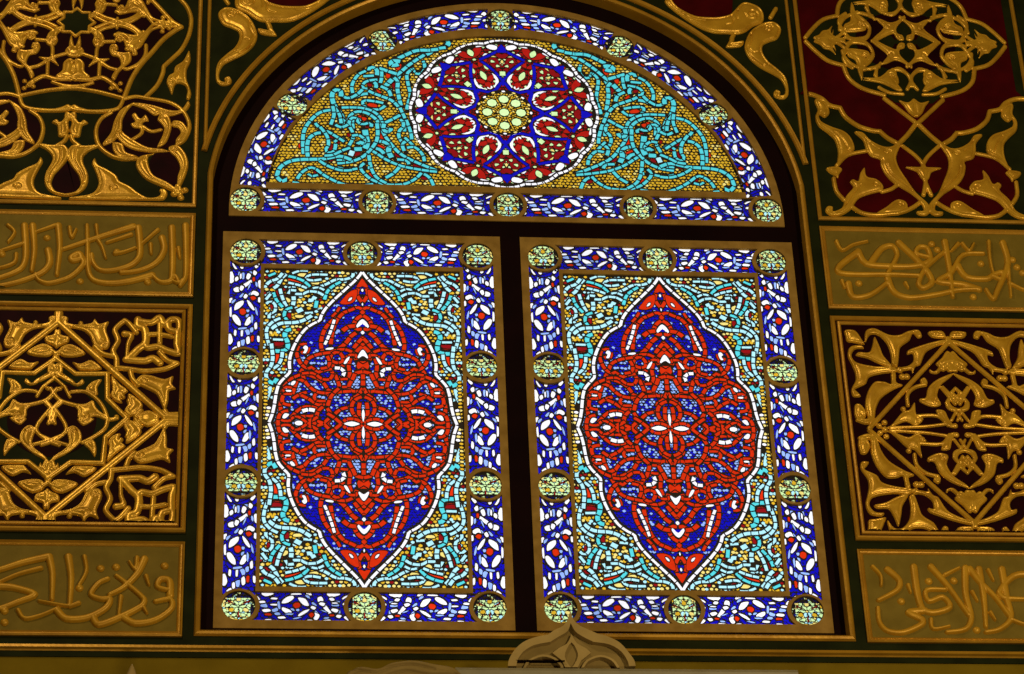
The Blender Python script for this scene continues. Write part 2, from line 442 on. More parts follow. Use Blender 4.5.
RED_A = """
r .016 30 180 38 205 34 240 58 270
r .016 86 185 100 225 84 262 60 290
r .018 40 320 58 345 58 385
r .016 60 345 95 330 140 350 200 375 260 415 315 465 350 520 370 590 366 660 330 690
r .016 200 375 235 410 260 450 282 510 292 560 300 618
r .017 58 392 30 410 0 450
r .017 60 390 95 410 125 455 115 495 62 492
r .020 112 470 165 478 212 512
r .018 105 520 148 550 185 600 240 645 300 670
r .018 58 545 58 600 58 640
r .016 62 560 100 600 130 640
r .012 225 330 250 370 290 410
"""
RED_B = """
r .017 62 22 100 55 118 90 108 128
r .015 100 110 140 68 200 48 262 60 315 75
r .014 118 90 160 90 205 130 250 165
r .015 150 110 168 170 160 240 200 275 262 252 305 205 290 172 235 165 200 185
r .015 205 120 225 82 262 72 300 100 300 130 262 152 218 145 205 120
r .030 40 165 62 140 84 165 62 192 40 165
r .017 0 228 62 212 122 228
r .017 60 228 62 320
r .016 120 225 140 270 172 330 150 358 92 360 62 332
r .013 172 270 235 278 240 328 180 330
r .015 300 75 400 95 470 130 500 190 530 235
r .015 475 22 530 25 555 80 535 150 500 190 470 200
r .013 465 40 470 80 500 95 520 70
r .015 270 240 250 290 240 335 290 368 335 350
r .015 330 345 370 292 430 262 500 245 560 262 640 308 682 360 690 430 678 520 700 590 722 640
r .015 150 360 240 370 320 382 410 372 465 335 500 290 510 240
r .014 285 235 310 278 372 275 430 235 520 240
r .015 290 200 350 208 400 228 440 190 475 205
r .014 330 100 310 140 320 185 380 200
r .015 500 300 545 285 575 350 590 400
r .015 480 378 540 398 590 432
r .013 590 350 640 345 660 375 610 390
r .015 590 395 655 400 665 465 600 480
r .015 325 388 308 420 340 462 402 470 465 430 530 400
r .013 410 385 430 410 410 440 340 440
r .015 395 510 430 488 510 490 565 530 610 580
r .015 400 512 430 552 500 560 560 562 600 590
r .015 335 490 308 540 340 592 392 602 412 565 398 515 360 482
r .015 62 332 100 390 150 420 140 470 230 498 285 545 335 602 400 650
r .015 40 440 30 490 34 560 58 600
r .015 88 440 96 490 92 560 66 600
r .015 70 400 118 420 150 470 138 530 92 582
r .015 84 588 120 570 190 572 226 607
r .015 226 607 288 552 362 607
r .015 226 607 285 560 335 530
r .015 362 607 420 590 462 607
r .030 440 607 462 585 484 607 462 628 440 607
r .013 484 607 520 580 570 560 620 600
r .015 400 560 440 590 400 640
r .015 620 520 680 540 700 600 690 640
r .013 600 590 640 600 680 590
r .015 240 340 300 400 330 480
r .014 20 360 60 330 20 420 10 440
"""
WH_A = """
w 0 50 198 58 188 66 200 60 214 52 212
w 0 52 288 64 306 56 322 44 314
w 0 134 254 150 262 168 288 152 284 136 268
w 0 10 466 30 432 56 416 82 432 106 468 96 484 58 452 18 484
w 0 56 502 74 518 60 534 42 520
w .012 268 425 282 470 296 510 312 550 330 590 346 622
w 0 282 636 330 642 338 656 300 656 280 648
r 0 56 112 78 140 100 178 74 180 58 172 38 182 16 178 36 140
r 0 98 196 150 214 192 258 226 305 172 312 122 290 100 245
w 0 136 256 152 262 166 286 150 284 136 270
"""
WH_B = """
w 0 60 46 82 68 100 106 92 114 62 96 32 114 22 104 38 68
w 0 158 100 184 118 206 156 188 158 168 130
w .017 274 190 222 194 198 226 214 250
w 0 470 40 490 28 508 50 494 62 508 86 488 90 474 66
w 0 566 296 590 300 602 326 586 332 568 314
w 0 600 366 638 366 634 380 602 380
w .019 422 514 470 508 522 522
w 0 520 600 552 592 578 610 552 630 524 618
w 0 618 545 650 540 668 574 650 582 622 560
w 0 94 600 150 586 206 602 206 614 150 626 94 612
w 0 62 490 74 520 72 560 62 592 50 560 48 520
"""
def almond_quadrant():
    p = Pane(); st = []
    for cr, t in ((_A, RED_A), (_B, RED_B)):
        for c, w, P in multi(cr, t, O0): st.append((c, w * 1.0, P))
    ins = inpoly([(0, 0)] + ALM[::-1]); free = clear_of([(P, w) for c, w, P in st])
    up = lambda x, y: y > .32 and ins(x, y) and free(x, y)
    lo = lambda x, y: y <= .32 and ins(x, y) and free(x, y)
    p.cells('bbbbbbp', up, (0, 0, .42, .8), .0145, 3, .12, .95)
    p.cells('bpbpbbp', lo, (0, 0, .42, .8), .0145, 4, .15, .92)
    for c, w, P in st: p.strand(c, P, w, seg=.034, gap=.0035, border=.0042)
    for cr, t in ((_A, WH_A), (_B, WH_B)):
        for c, w, P in multi(cr, t, O0):
            if w: p.strand(c, P, w, seg=.026)
            else: p.leaf(c, P)
    p.strand('w', ALMs, .0125, seg=.047, border=.010, sm=False)
    return p
TQ_A = """
t .013 122 72 132 104 190 125 260 130 318 162 370 185 440 215
t .013 215 142 280 180 320 222 342 285
t .012 312 95 400 96 455 104 480 132
t .012 358 130 430 142 478 134
t .011 458 72 520 72 582 96
q .013 446 192 490 150 560 124 612 115
q .012 468 202 530 180 612 164
q .015 620 98 655 130 690 190 722 212
q .014 648 92 690 140 742 158 772 188
t .012 698 95 760 122
t .013 345 252 390 228 462 224 500 246 562 246
t .011 338 212 385 192 430 200
t .018 408 258 432 290 465 290
q .014 398 288 410 350
t .013 548 222 598 220 612 252
t .016 572 262 570 306 578 335
t .013 672 208 660 262 640 312 622 345
q .013 722 238 700 296 650 352
t .012 738 250 780 300
t .012 778 332 742 306 706 338 714 390 752 402 755 440
t .020 502 356 552 380
t .013 578 348 630 368 642 420 602 462
t .012 425 382 492 388
t .016 434 402 500 442 562 460 622 464 682 474 742 515
q .013 668 430 722 456 770 506 776 560 762 620 735 690
t .018 590 512 626 522 642 562 622 602 622 655 660 676 728 678
t .012 650 592 732 592
"""
TQ_B = """
q .013 660 80 666 130 690 180 732 212
q .014 742 20 735 80 732 130 746 192 782 240 776 290 722 302
q .018 700 280 730 320 772 300
"""
DC_A = """
d 0 405 108 430 104 448 116 430 124 408 118
d 0 292 148 326 154 344 186 318 190 300 172
r 0 500 160 545 140 608 134 606 148 548 158 508 170
d 0 622 108 650 100 660 130 640 138
d 0 706 178 740 182 762 200 730 202
d 0 686 222 706 240 690 270 676 262
d 0 662 280 684 290 668 322 652 322
d 0 722 330 744 334 740 366 722 358
d 0 594 394 618 394 618 430 596 432
d 0 660 436 690 440 712 458 680 460
r 0 646 612 690 606 728 618 712 648 660 644
c 0 470 92 520 90 540 108 490 118
c 0 480 206 530 200 528 222 500 230
c 0 500 404 560 404 556 424 508 424
c 0 596 290 620 276 640 282 618 312 598 310
c 0 350 206 400 198 400 210 356 222
c 0 378 152 440 152 436 166 390 172
q 0 745 345 775 350
c 0 640 356 680 362 676 376 640 372
"""
DC_B = """
r 0 676 84 712 84 714 130 712 168 694 160 680 130
q 0 742 345 774 352 800 450 776 452 752 400
d 0 646 10 700 6 730 16 716 40 660 36
"""
def corner_quadrant(seed):
    p = Pane(); st = []
    for cr, t in ((_A, TQ_A), (_B, TQ_B)):
        for c, w, P in multi(cr, t, O0): st.append(('qtqq'[len(st) % 4], w * 1.08, P))
    out = inpoly([(0, 0)] + _o[::-1]); free = clear_of([(P, w) for c, w, P in st])
    low = lambda x, y: not out(x, y) and free(x, y)
    p.cells('yqcydcyqy', low, (0, .12, HW, HT), .0175, seed, .16, .84)
    # strip of stacked amber pieces beside the almond's flank
    for cr, t in ((_A, DC_A), (_B, DC_B)):
        for c, w, P in multi(cr, t, O0): p.leaf(c, P)
    for c, w, P in st: p.strand(c, P, w, seg=.032, border=.0052)
    for k in range(12):
        y = .02 + k * .017; p.oval('y' if k % 3 else 'c', .392, y, .009, .0065, .2)
        if k < 4: p.oval('w' if k % 2 else 'c', .385 - k * .002, y, .010, .0075, .2)
    return p
def mirror_mesh(me, name, sx, sz):
    bm = bmesh.new(); bm.from_mesh(me)
    for v in bm.verts: v.co.x *= sx; v.co.z *= sz
    if sx * sz < 0: bmesh.ops.reverse_faces(bm, faces=bm.faces)
    m = bpy.data.meshes.new(name); bm.to_mesh(m); bm.free()
    for x in me.materials: m.materials.append(x)
    return m
def join(meshes, name, merge=True):
    bm = bmesh.new()
    for m in meshes: bm.from_mesh(m)
    if merge: bmesh.ops.remove_doubles(bm, verts=bm.verts, dist=2e-4)
    m = bpy.data.meshes.new(name); bm.to_mesh(m); bm.free()
    for x in meshes[0].materials: m.materials.append(x)
    return m

# side strips: cobalt with white petals and red squares
SW, SL = .063, .20
STRIP = """
w 0 22 112 40 108 58 160 40 184 22 180
w 0 228 165 246 160 246 215 232 205
w 0 52 218 78 206 102 212 96 236 62 240
w 0 120 190 150 172 176 158 190 170 150 200 130 210
p 0 110 115 128 115 126 155 112 155
w 0 170 252 196 228 232 242 228 262 190 262
w 0 60 350 72 312 122 292 124 318 96 344 66 358
w 0 48 388 72 384 104 420 108 454 80 446 54 418
w 0 136 448 160 400 188 398 184 426 160 452
w 0 150 288 176 304 208 350 196 356 164 326
w 0 20 286 44 276 42 304 22 310
w 0 22 510 40 506 56 550 40 574 22 568
w 0 52 600 78 584 98 592 84 612 60 612
w 0 98 632 122 618 118 640 100 644
w 0 178 606 206 600 224 624 196 622
w 0 232 270 248 276 246 304 230 300
w 0 228 516 244 520 244 556 230 552
w 0 112 482 126 480 124 520 112 520
w 0 40 44 60 70 76 90 62 92 44 70
w 0 200 72 226 48 236 60 214 84
r 0 100 352 128 344 148 366 126 386 104 378
r 0 174 272 196 262 216 278 190 292
r 0 188 144 202 142 204 166 190 168
r 0 184 520 202 516 200 552 186 552
p 0 86 108 100 112 96 146 84 140
p 0 144 276 166 260 182 236 164 246
p 0 94 268 118 246 132 252 106 276
p 0 148 350 168 352 164 368 150 366
p 0 146 384 166 378 160 396 146 402
p 0 44 296 70 284 64 302 44 316
p 0 92 468 150 462 150 474 96 480
p 0 140 482 164 476 176 500 160 520 148 500
p 0 60 480 76 490 84 520 68 510
p 0 110 548 140 540 134 580 108 572
p 0 186 380 198 400 190 440 182 410
p 0 210 330 226 360 228 390 214 372
p 0 160 200 176 178 170 204 152 228
p 0 148 110 180 104 190 120 160 136
p 0 210 170 224 180 222 206 210 196
w 0 96 124 106 118 108 150 98 156
w 0 88 560 104 552 108 584 92 590
w 0 142 40 166 44 158 62 140 58
w 0 100 60 122 66 116 90 98 84
w 0 196 96 218 110 208 130 190 122
w 0 152 116 176 128 160 158 142 150
w 0 104 196 128 206 112 232 96 222
w 0 138 250 156 262 140 282 124 272
w 0 28 344 40 336 42 400 30 396
w 0 60 150 80 138 86 160 66 172
w 0 150 530 170 520 176 560 156 570
w 0 206 440 222 430 226 470 210 476
w 0 66 480 80 486 76 520 62 512
w 0 128 596 150 590 146 618 130 620
p 0 176 470 196 462 198 490 180 496
"""
STRANDB = """
b .013 135 275 205 310 228 370 205 430 135 465 66 430 42 370 66 310 135 275
b .012 30 60 90 110 150 150 200 220 236 290
b .012 236 40 190 100 120 160 60 200 30 250 60 300
b .012 40 470 90 540 150 600 220 640
b .012 230 470 180 540 110 600 40 640
b .012 40 190 70 180 110 230 170 280 236 330
b .011 40 60 130 100 236 60
"""
def _st(st, sc=1):
    v = [float(t) for t in st.split()]
    return [((v[i] - 135) / 110 * SW, (335 - v[i + 1]) / 305 * SL) for i in range(0, len(v), 2)]
def strip_pane(hl, mapf=None, seed=1, flip=(1, 1)):
    p = Pane(); k = hl / SL
    p.cells('b', lambda x, y: True, (-SW, -SL, SW, SL), .0185, seed, .2, 1.0)
    for c, w, P in multi(_st, STRANDB, (0, 0)): p.strand(c, P, w, seg=.030, gap=.002, border=.002)
    for c, w, P in multi(_st, STRIP, (0, 0)): p.leaf(c, P, border=.0048 if c != 'p' else .003)
    f = (lambda x, y: mapf(x * flip[0], y * k * flip[1])) if mapf else (lambda x, y: (x * flip[0], y * k * flip[1]))
    p.L = [(c, [f(x, y) for x, y in P]) for c, P in p.L]
    n = 14
    base = [(-SW - .004, -SL), (SW + .004, -SL)] + [(SW + .004, -SL + 2 * SL * i / n) for i in range(1, n)] + [(SW + .004, SL), (-SW - .004, SL)] + [(-SW - .004, SL - 2 * SL * i / n) for i in range(1, n)]
    return p, [f(x, y) for x, y in base]

RM = .0645
def medallion_mesh(seed, name='medallion'):
    R = random.Random(seed); p = Pane(); r = RM
    p.cells('gcgqg', lambda x, y: hypot(x, y) < r * .97, (-r, -r, r, r), .0125, seed, .2, .84)
    def pol(c, pts): p.leaf(c, [(r * q * cos(math.radians(a)), r * q * sin(math.radians(a))) for q, a in pts], border=.0008, sm=False)
    for k in range(3):
        A = 90 + 120 * k
        am = 'y' if R.random() < .8 else 'c'
        pol(am, [(.36, A - 16), (.36, A + 16), (.56, A + 15), (.68, A), (.56, A - 15)])
        for s in (-1, 1):
            pol('q' if R.random() < .4 else 'g', [(.12, A), (.12, A + s * 50), (.46, A + s * 44), (.42, A + s * 28), (.28, A + s * 6)])
            pol('g', [(.52, A + s * 45), (.74, A + s * 44), (.80, A + s * 26), (.66, A + s * 24), (.50, A + s * 34)])
            pol('q' if R.random() < .3 else 'g', [(.80, A + s * 3), (.96, A + s * 3), (.96, A + s * 20), (.82, A + s * 19), (.72, A + s * 12)])
            pol('c' if R.random() < .3 else 'g', [(.88, A + s * 27), (.95, A + s * 26), (.95, A + s * 42), (.82, A + s * 44)])
        B = A + 60
        pol('d', [(.30, B - 4), (.74, B - 4), (.74, B + 4), (.30, B + 4)])
        if k != 1 or True:
            for s in (-1, 1): pol('c' if R.random() < .6 else 'y', [(.86, B + s * 3), (.99, B + s * 3), (.99, B + s * 17), (.88, B + s * 17)])
    return p.build(name, circ(0, 0, r + .002, 26))

# rosette of the lunette
RR = .412
def rosette_mesh(name='rosette'):
    p = Pane()
    def pc(r, a): return (RR * r * sin(math.radians(a)), RR * r * cos(math.radians(a)))   # a from the tip axis
    def T(pts): 
        v = [float(t) for t in pts.split()]; return [(v[i], v[i + 1]) for i in range(0, len(v), 2)]
    p.cells('dedddg', lambda x, y: .30 * RR < hypot(x, y) < .93 * RR, (-.02, 0, RR * .45, RR), .0155, 8, .2, .9)
    LV = []  # (code, w, polar pts)
    for k in (0,):
        for m in (1,):
            def Q(pts): return [pc(r, 45 * k + m * a) for r, a in T(pts)]
            # red flower petals between the houses
            for q in ('.80 22.5 .84 16 .93 14 .92 19', '.66 22.5 .70 14 .78 13 .76 19', '.42 22.5 .46 13 .53 12 .50 19', '.60 10 .66 12 .64 19 .58 16', '.36 22.5 .40 17 .45 20 .44 22.5'):
                p.leaf('e', Q(q), border=.002)
            for q in ('.60 5 .70 3 .78 7 .72 12 .62 9', '.58 0 .62 5 .56 6', '.80 0 .82 5 .76 4 .74 0'):
                p.leaf('d', Q(q), border=.002)
            p.leaf('w', Q('.80 9.5 .83 12.5 .79 15'), border=.002)
            p.leaf('w', Q('.42 6 .50 7.5 .55 12 .50 11 .45 10 .38 13 .36 17 .345 13'), border=.003)
            p.leaf('g', Q('.63 2 .66 5 .62 6'), border=.002)
            p.leaf('g', Q('.60 14.5 .67 14 .70 16.5 .63 17.5'), border=.002)
            p.leaf('g', Q('.69 6 .73 9 .69 10'), border=.002)
            p.leaf('c', Q('.76 4 .79 8 .765 9'), border=.002)
            p.leaf('w', Q('.86 4 .915 3.2 .94 8 .91 10.5 .87 8'), border=.003)
            p.leaf('w', Q('.925 11 .95 10.5 .945 17 .925 17'), border=.003)
            # cobalt strapwork
            st = Q('.305 22.5 .32 14 .37 7 .43 0'); p.strand('b', st, .0155, seg=.06, gap=.001, border=.002)
            st = Q('.43 0 .50 5 .565 8.6'); p.strand('b', st, .0135, seg=.06, gap=.001, border=.002)
            st = Q('.565 8.6 .66 14 .745 18.5'); p.strand('b', st, .0135, seg=.06, gap=.001, border=.002)
            st = Q('.755 18.8 .79 10 .85 2 .86 0'); p.strand('b', st, .0155, seg=.06, gap=.001, border=.002)
        p.leaf('g', [pc(r, 45 * k + a) for r, a in ((.50, -3.5), (.50, 3.5), (.565, 3), (.565, -3))], border=.003, sm=False)
        p.leaf('b', [pc(r, 45 * k + a) for r, a in ((.82, -4), (.88, -2.8), (.94, 0), (.88, 2.8), (.82, 4))], border=.002, sm=False)
        p.leaf('b', [pc(r, 45 * k + a) for r, a in ((.40, -4), (.46, 0), (.40, 4), (.36, 0))], border=0, sm=False)
        p.leaf('c', [pc(r, 45 * k + a) for r, a in ((.69, -1.6), (.73, 0), (.69, 1.6), (.665, 0))], border=.002, sm=False)
        p.leaf('g', [pc(r, 22.5 + a) for r, a in ((.47, 0), (.54, 3.4), (.61, 0), (.54, -3.4))], border=.003)
        p.leaf('g', [pc(r, 22.5 + a) for r, a in ((.82, 0), (.875, 2.3), (.93, 0), (.875, -2.3))], border=.003)
        p.leaf('w', [pc(r, 22.5 + a) for r, a in ((.355, 0), (.385, 3), (.36, 5), (.34, 0), (.36, -5), (.385, -3))], border=.002)
    # white scalloped rim: sixteen lobes; only one sixteenth is drawn, the rest is mirrored and turned
    P = [pc(.958 + .036 * abs(sin(math.radians((a - 11.25) * 8))) , a) for a in np.arange(-3, 26.1, 1.5)]
    p.strand('w', P, .014, seg=.027, border=.006, sm=False)
    w = p.build('w', [(0, 0)] + [pc(1.01, a) for a in (0, 5.625, 11.25, 16.875, 22.5)], clip=[[pc(.303, a) for a in (-5, 0, 11.25, 22.5, 28)] + [pc(.001, 190), pc(.001,300)]])
    parts = []
    w2 = mirror_mesh(w, 'w2', -1, 1)
    for k in range(8):
        for q in (w, w2):
            m = mirror_mesh(q, 'q', 1, 1); m.transform(Matrix.Rotation(pi / 4 * k, 4, 'Y')); parts.append(m)
    ring = join(parts, name)
    p = Pane()
    # centre disc
    p.poly(None, circ(0, 0, RR * .305))
    C0 = circ(0, 0, RR * .29)
    p.cells('yyyc', lambda x, y: hypot(x, y) < RR * .27, (-.13, -.13, .13, .13), .0125, 5, .2, .85)
    for k in range(16): 
        a = 22.5 * k; q = pc(.285, a); p.oval('c' if k % 2 else 'w', q[0], q[1], .009, .006, -math.radians(a))
    for k in range(9):
        q = (0, 0) if k == 8 else pc(.178, 45 * k)
        if k < 8:
            for s in (-1, 1): p.strand('y', [pc(.085, 45 * k + s * 22), pc(.25, 45 * k + s * 22)], .006, seg=.02, gap=.002, border=.002)
        p.oval('g', q[0], q[1], RR * .054, RR * .054, 0, .003, 8)
    c = p.build('c', circ(0, 0, RR * .305))
    c.transform(Matrix.Translation((0, -.0015, 0)))
    return join([ring, c], name, False)

# lunette spandrel field
_C1 = crop(504, 30, 7.934, D); _C2 = crop(575, 50, 7.93, D); _C3 = crop(575, 120, 8.43, D); _C4 = crop(660, 80, 5.62, D)
LUN = [(_C1, """
t .020 412 92 395 110 412 136
t .016 420 148 500 165 560 205 640 240 720 290 790 360 830 430
t .017 480 165 560 178 640 190 720 210 790 240 845 270
t .012 612 260 602 310 640 358 690 350 700 320
t .012 700 330 740 370 750 420 738 480 735 560 765 640
r 0 782 300 820 296 836 330 800 344
"""), (_C2, """
t .017 0 20 90 25 170 60 250 100 300 130
t .015 30 55 100 100 170 150 240 210 268 230
t .020 225 120 280 115 310 140 290 155 240 140
r 0 222 140 250 140 272 170 250 190 228 168
t .013 40 120 40 170 80 210 120 205
t .013 150 180 185 220 180 300 170 380 195 450 210 500
t .016 260 220 330 200 400 180 
t .013 380 200 385 260 400 300
r 0 312 215 340 205 350 250 325 256
t .016 420 240 415 200 440 175 475 185 480 205
t .013 500 205 560 235 605 290 625 340 620 390
t .013 440 240 530 250
t .013 415 270 500 285 540 320 530 345 500 345
d 0 466 306 500 304 496 326 470 330
t .015 440 340 430 310 450 290
t .015 250 470 262 400 268 330 260 280 290 245
d 0 285 290 310 290 305 325 285 350
t .020 300 260 340 300 360 330 320 360
t .014 322 400 340 350 400 320
r 0 400 365 430 345 432 360 410 385
t .014 270 480 320 430 400 400 460 380 500 360
t .015 500 385 560 395 640 430 700 430 
t .014 540 350 580 390 660 430 720 400 730 370
t .015 720 390 720 370 750 370 780 400 782 470
t .013 372 470 420 505 500 505 545 480 540 440 440 445 385 455
r 0 436 472 480 455 515 470 500 490 450 495
t .013 400 640 420 570 480 520 560 500 640 500 720 505
t .014 440 640 450 590 520 540 600 530 660 570 680 640
r 0 524 570 590 560 590 590 540 600
t .013 500 600 560 640 600 580 640 600 640 670
t .013 190 660 230 560 262 480
t .013 240 674 240 600 270 575
t .014 260 540 330 580 390 610
t .015 350 660 370 674 400 640
t .013 720 640 712 580 750 510
d 0 736 560 756 545 756 600 738 610
"""), (_C3, """
t .013 200 190 205 120 235 20
t .013 262 40 260 80 300 120 305 180 270 230
t .014 270 290 285 230 240 200
t .012 190 240 240 190 262 170
t .013 110 370 120 310 180 250 250 260
t .014 10 440 120 400 240 350 320 300 380 230 430 150 445 60
t .013 10 450 130 440 300 415 420 370 500 320 550 290
t .013 240 400 260 365 340 360 
d 0 140 400 200 390 205 415 150 425
d 0 310 320 350 300 350 330 320 345
r 0 430 180 462 130 470 195 440 210
t .016 400 300 400 240 450 215 500 220 550 285
t .020 380 350 405 290 390 260
r 0 430 262 480 240 490 255 440 275
t .015 440 320 470 285 510 275
t .014 480 60 480 150 500 220 550 285 620 350 720 395 840 415
t .013 50 570 80 500 140 470 190 510 
t .013 140 460 190 510 280 560 380 575 470 570 560 540 620 490 650 440 610 400
t .014 320 420 380 480 450 520
t .013 440 565 520 520 560 440 570 330
t .016 570 440 590 440
r 0 540 500 580 480 575 510 545 520
t .013 550 575 640 590 740 595 843 580
t .013 670 450 750 465 843 450
t .022 585 120 580 180 575 240 600 285
t .013 530 100 530 60 600 80 640 60 640 30 690 30 715 90 680 170 720 250 760 300 843 340
d 0 540 75 570 85 580 105 545 105
r 0 560 25 600 15 600 40 580 50
t .013 610 240 590 210 640 170 700 180
t .018 600 240 640 230 660 250
d 0 640 310 690 320 700 350 650 340
t .020 620 285 690 290
q .020 700 300 725 350
t .014 740 365 780 380 843 385
t .013 750 230 790 200 843 215
d 0 800 230 843 235 843 260 815 255
t .016 365 95 380 130 430 120 420 60
d 0 96 500 150 495 140 520 105 520
"""), (_C4, """
t .018 30 130 25 100 50 90 75 110 78 150 60 200 40 250 20 270
t .013 40 280 45 230 70 190
t .013 80 180 75 230 100 290 
t .014 90 205 150 220 205 265 245 320 260 380 262 460
t .015 240 480 240 420 225 370 185 340 155 335
t .013 185 280 160 310 110 330 30 380
t .013 160 300 125 350 120 400 140 430 120 445 90 430 80 390
t .012 70 370 90 385
t .016 0 480 60 460 150 480 220 485 290 490 350 505 400 540 420 590
t .016 420 590 395 615 370 605 375 595
t .013 0 535 60 540 130 520 180 490
t .013 0 625 80 610 160 570 220 530 280 560 310 600
t .018 300 625 340 620
t .012 190 570 230 580 250 565
t .013 0 410 50 430 100 455 150 462
t .013 0 280 40 300 75 285
r 0 245 405 280 400 285 425 250 430
d 0 95 400 120 395 120 425 100 430
d 0 100 478 145 475 150 490 110 492
d 0 90 345 120 335 115 355 95 365
d 0 40 220 60 230 50 260 40 262
d 0 190 555 215 550 212 566 195 570
d 0 0 430 20 440 10 455 0 450
d 0 0 330 15 335 10 350 0 350
""")]
LZ = 1.9987; LBZ = 2.146; LR0 = 1.045; LCZ = 1.942
def lunette_half(seed):
    """right half of the turquoise arabesque; local origin (0, LBZ)"""
    p = Pane(); o = (0, LBZ); st = []; lv = []
    for cr, t in LUN:
        for c, w, P in multi(cr, t, o):
            (st if w else lv).append((c, w * 1.15, P))
    free = clear_of([(P, w) for c, w, P in st]); zc = LCZ - LBZ; rc = 2.561 - LBZ
    def ins(x, y): return x > -.01 and hypot(x, y - zc) < LR0 and hypot(x, y - rc) > RR * .97 and free(x, y)
    p.cells('yyyycyy', ins, (0, .004, 1.06, .86), .0172, seed, .12, .86)
    for c, w, P in lv: p.leaf(c, P)
    for c, w, P in st: p.strand(c, P, w, seg=.036, border=.0042)
    a0 = math.asin(-zc / LR0)
    out = [(0, 0)] + arc(0, zc, LR0 + .003, a0, pi / 2, 40); out[-1] = (0, out[-1][1])
    return p.build('arabesque', out, clip=[circ(0, rc, RR, 96)])

# ------------------------------------------------------------------ the hall (setting)
def box_mesh(name, x0, x1, y0, y1, z0, z1, mat):
    V = [(x, y, z) for x in (x0, x1) for y in (y0, y1) for z in (z0, z1)]
    Fc = [(0, 1, 3, 2), (4, 6, 7, 5), (0, 4, 5, 1), (2, 3, 7, 6), (0, 2, 6, 4), (1, 5, 7, 3)]
    me = mesh(name, V, Fc, mat); bm = bmesh.new(); bm.from_mesh(me); bmesh.ops.recalc_face_normals(bm, faces=bm.faces); bm.to_mesh(me); bm.free(); return me
FZ = -7.1; TZ = 5.2
def struct(name, me, label=None, loc=(0, 0, 0)):
    return tag(link(name, me, None, loc), label, None, None, 'structure')
struct('floor', box_mesh('floor', -6, 6, -14, .3, FZ - .2, FZ, FLOORM), 'dark red carpeted hall floor far below the window wall')
struct('ceiling', box_mesh('ceiling', -6, 6, -14, .3, TZ, TZ + .2, HALL), 'plain hall ceiling above the window wall')
struct('wall_left', box_mesh('wall_left', -6.2, -6, -14, .3, FZ, TZ, HALL), 'plain side wall of the hall, left of the window wall')
struct('wall_right', box_mesh('wall_right', 6, 6.2, -14, .3, FZ, TZ, HALL), 'plain side wall of the hall, right of the window wall')
struct('wall_front', box_mesh('wall_front', -6, 6, -14.2, -14, FZ, TZ, HALL), 'plain wall of the hall opposite the coloured window')
OW = 1.2495; AR = 1.262                      # opening half width and arch radius
a_s = math.acos(OW / AR)
opening = [(-OW, -.046), (OW, -.046)] + arc(0, LZ, AR, a_s, pi - a_s, 72)
struct('wall_back', slab('wall_back', [(-6, -.125), (6, -.125), (6, TZ), (-6, TZ)], [opening], 0, .12, GREEN),
       'dark green painted wall around the arched window and its gilded panels')
struct('wall_back_dado', slab('wall_back_dado', [(-6, FZ), (6, FZ), (6, -.125), (-6, -.125)], [], .0, .30, WALLP),
       'ochre plastered lower wall below the long gilded line')

# dark timber surround that fills the opening behind the reveal, with mullion and transom
def tr(n, me, label): return struct('trim_%d' % n, me, label)
pane_holes = [[(s * .6205 - .576, .0045), (s * .6205 + .576, .0045), (s * .6205 + .576, 1.880), (s * .6205 - .576, 1.880)] for s in (-1, 1)]
LB = 1.9665; LRO = 1.178
a_b = math.asin((LB - LZ) / LRO)
lun_out = [(-LRO * cos(a_b), LB)] + [(LRO * cos(a_b), LB)] + arc(0, LZ, LRO, a_b, pi - a_b, 64)[1:-1]
sur = slab('timber', [(x * 1.0, z) for x, z in opening], pane_holes + [[(x * .997, LZ + (z - LZ) * .997 + .001) for x, z in lun_out]], D + .006, D + .020, WOOD)
tr(1, sur, 'dark stained timber surround, mullion and transom holding the three coloured windows')

# gilded mouldings of the wall
def rect(x0, z0, x1, z1): return [(x0, z0), (x1, z0), (x1, z1), (x0, z1)]
am = math.acos(1.258 / 1.267)
p_in = [(-1.258, -.048)] + [(1.258, -.048)] + arc(0, LZ, 1.267, am, pi - am, 72)
RIM = [(-.012, .05), (-.011, .0), (-.010, -.010), (-.002, -.016), (.006, -.012), (.012, -.003), (.012, 0)]
tr(2, sweep('window_rim', p_in, [(a, b) for a, b in RIM][::-1] if False else [(-o, y) for o, y in RIM], GOLDM, True), 'gilded rim moulding framing the arched window opening')
for k, sx in enumerate((-1, 1)):
    aa = math.acos(1.283 / 1.314)
    path = [(1.283 * sx, 3.45), (1.283 * sx, LZ + 1.314 * sin(aa))]
    tr(3 + k, sweep('spandrel_post', path, halfround(.018, .014), GOLDM), 'gilded upright moulding on the %s edge of the arched window bay' % ('left', 'right')[k])
path = arc(0, LZ, 1.316, aa - .012, pi - aa + .012, 64)
tr(5, sweep('arch_moulding', path, [(.013, 0), (.013, -.006), (.009, -.014), (.002, -.016), (-.003, -.010), (-.009, -.012), (-.013, -.004), (-.013, 0)], GOLDM), 'outer gilded arch moulding curving over the window')
path = [(-5.9, -.116), (5.9, -.116)]
tr(6, sweep('long_line', path, [(.013, 0), (.013, -.006), (.008, -.018), (-.004, -.020), (-.008, -.008), (-.013, -.004), (-.013, 0)], GOLDM), 'long gilded line running under the window and panels')
tr(7, sweep('green_line', [(-5.9, -.142), (5.9, -.142)], [(.012, 0), (.012, -.006), (-.012, -.006), (-.012, 0)], GREEN), 'dark green line directly under the long gilded moulding')  # narrow strip in the wall's dark green, between gilded line and ochre plaster

# ------------------------------------------------------------------ carved and inscribed panels
def frame_mesh(x0, z0, x1, z1, prof, mat, o): return sweep('moulding', [(x - o[0], z - o[1]) for x, z in rect(x0, z0, x1, z1)], prof, mat, True)
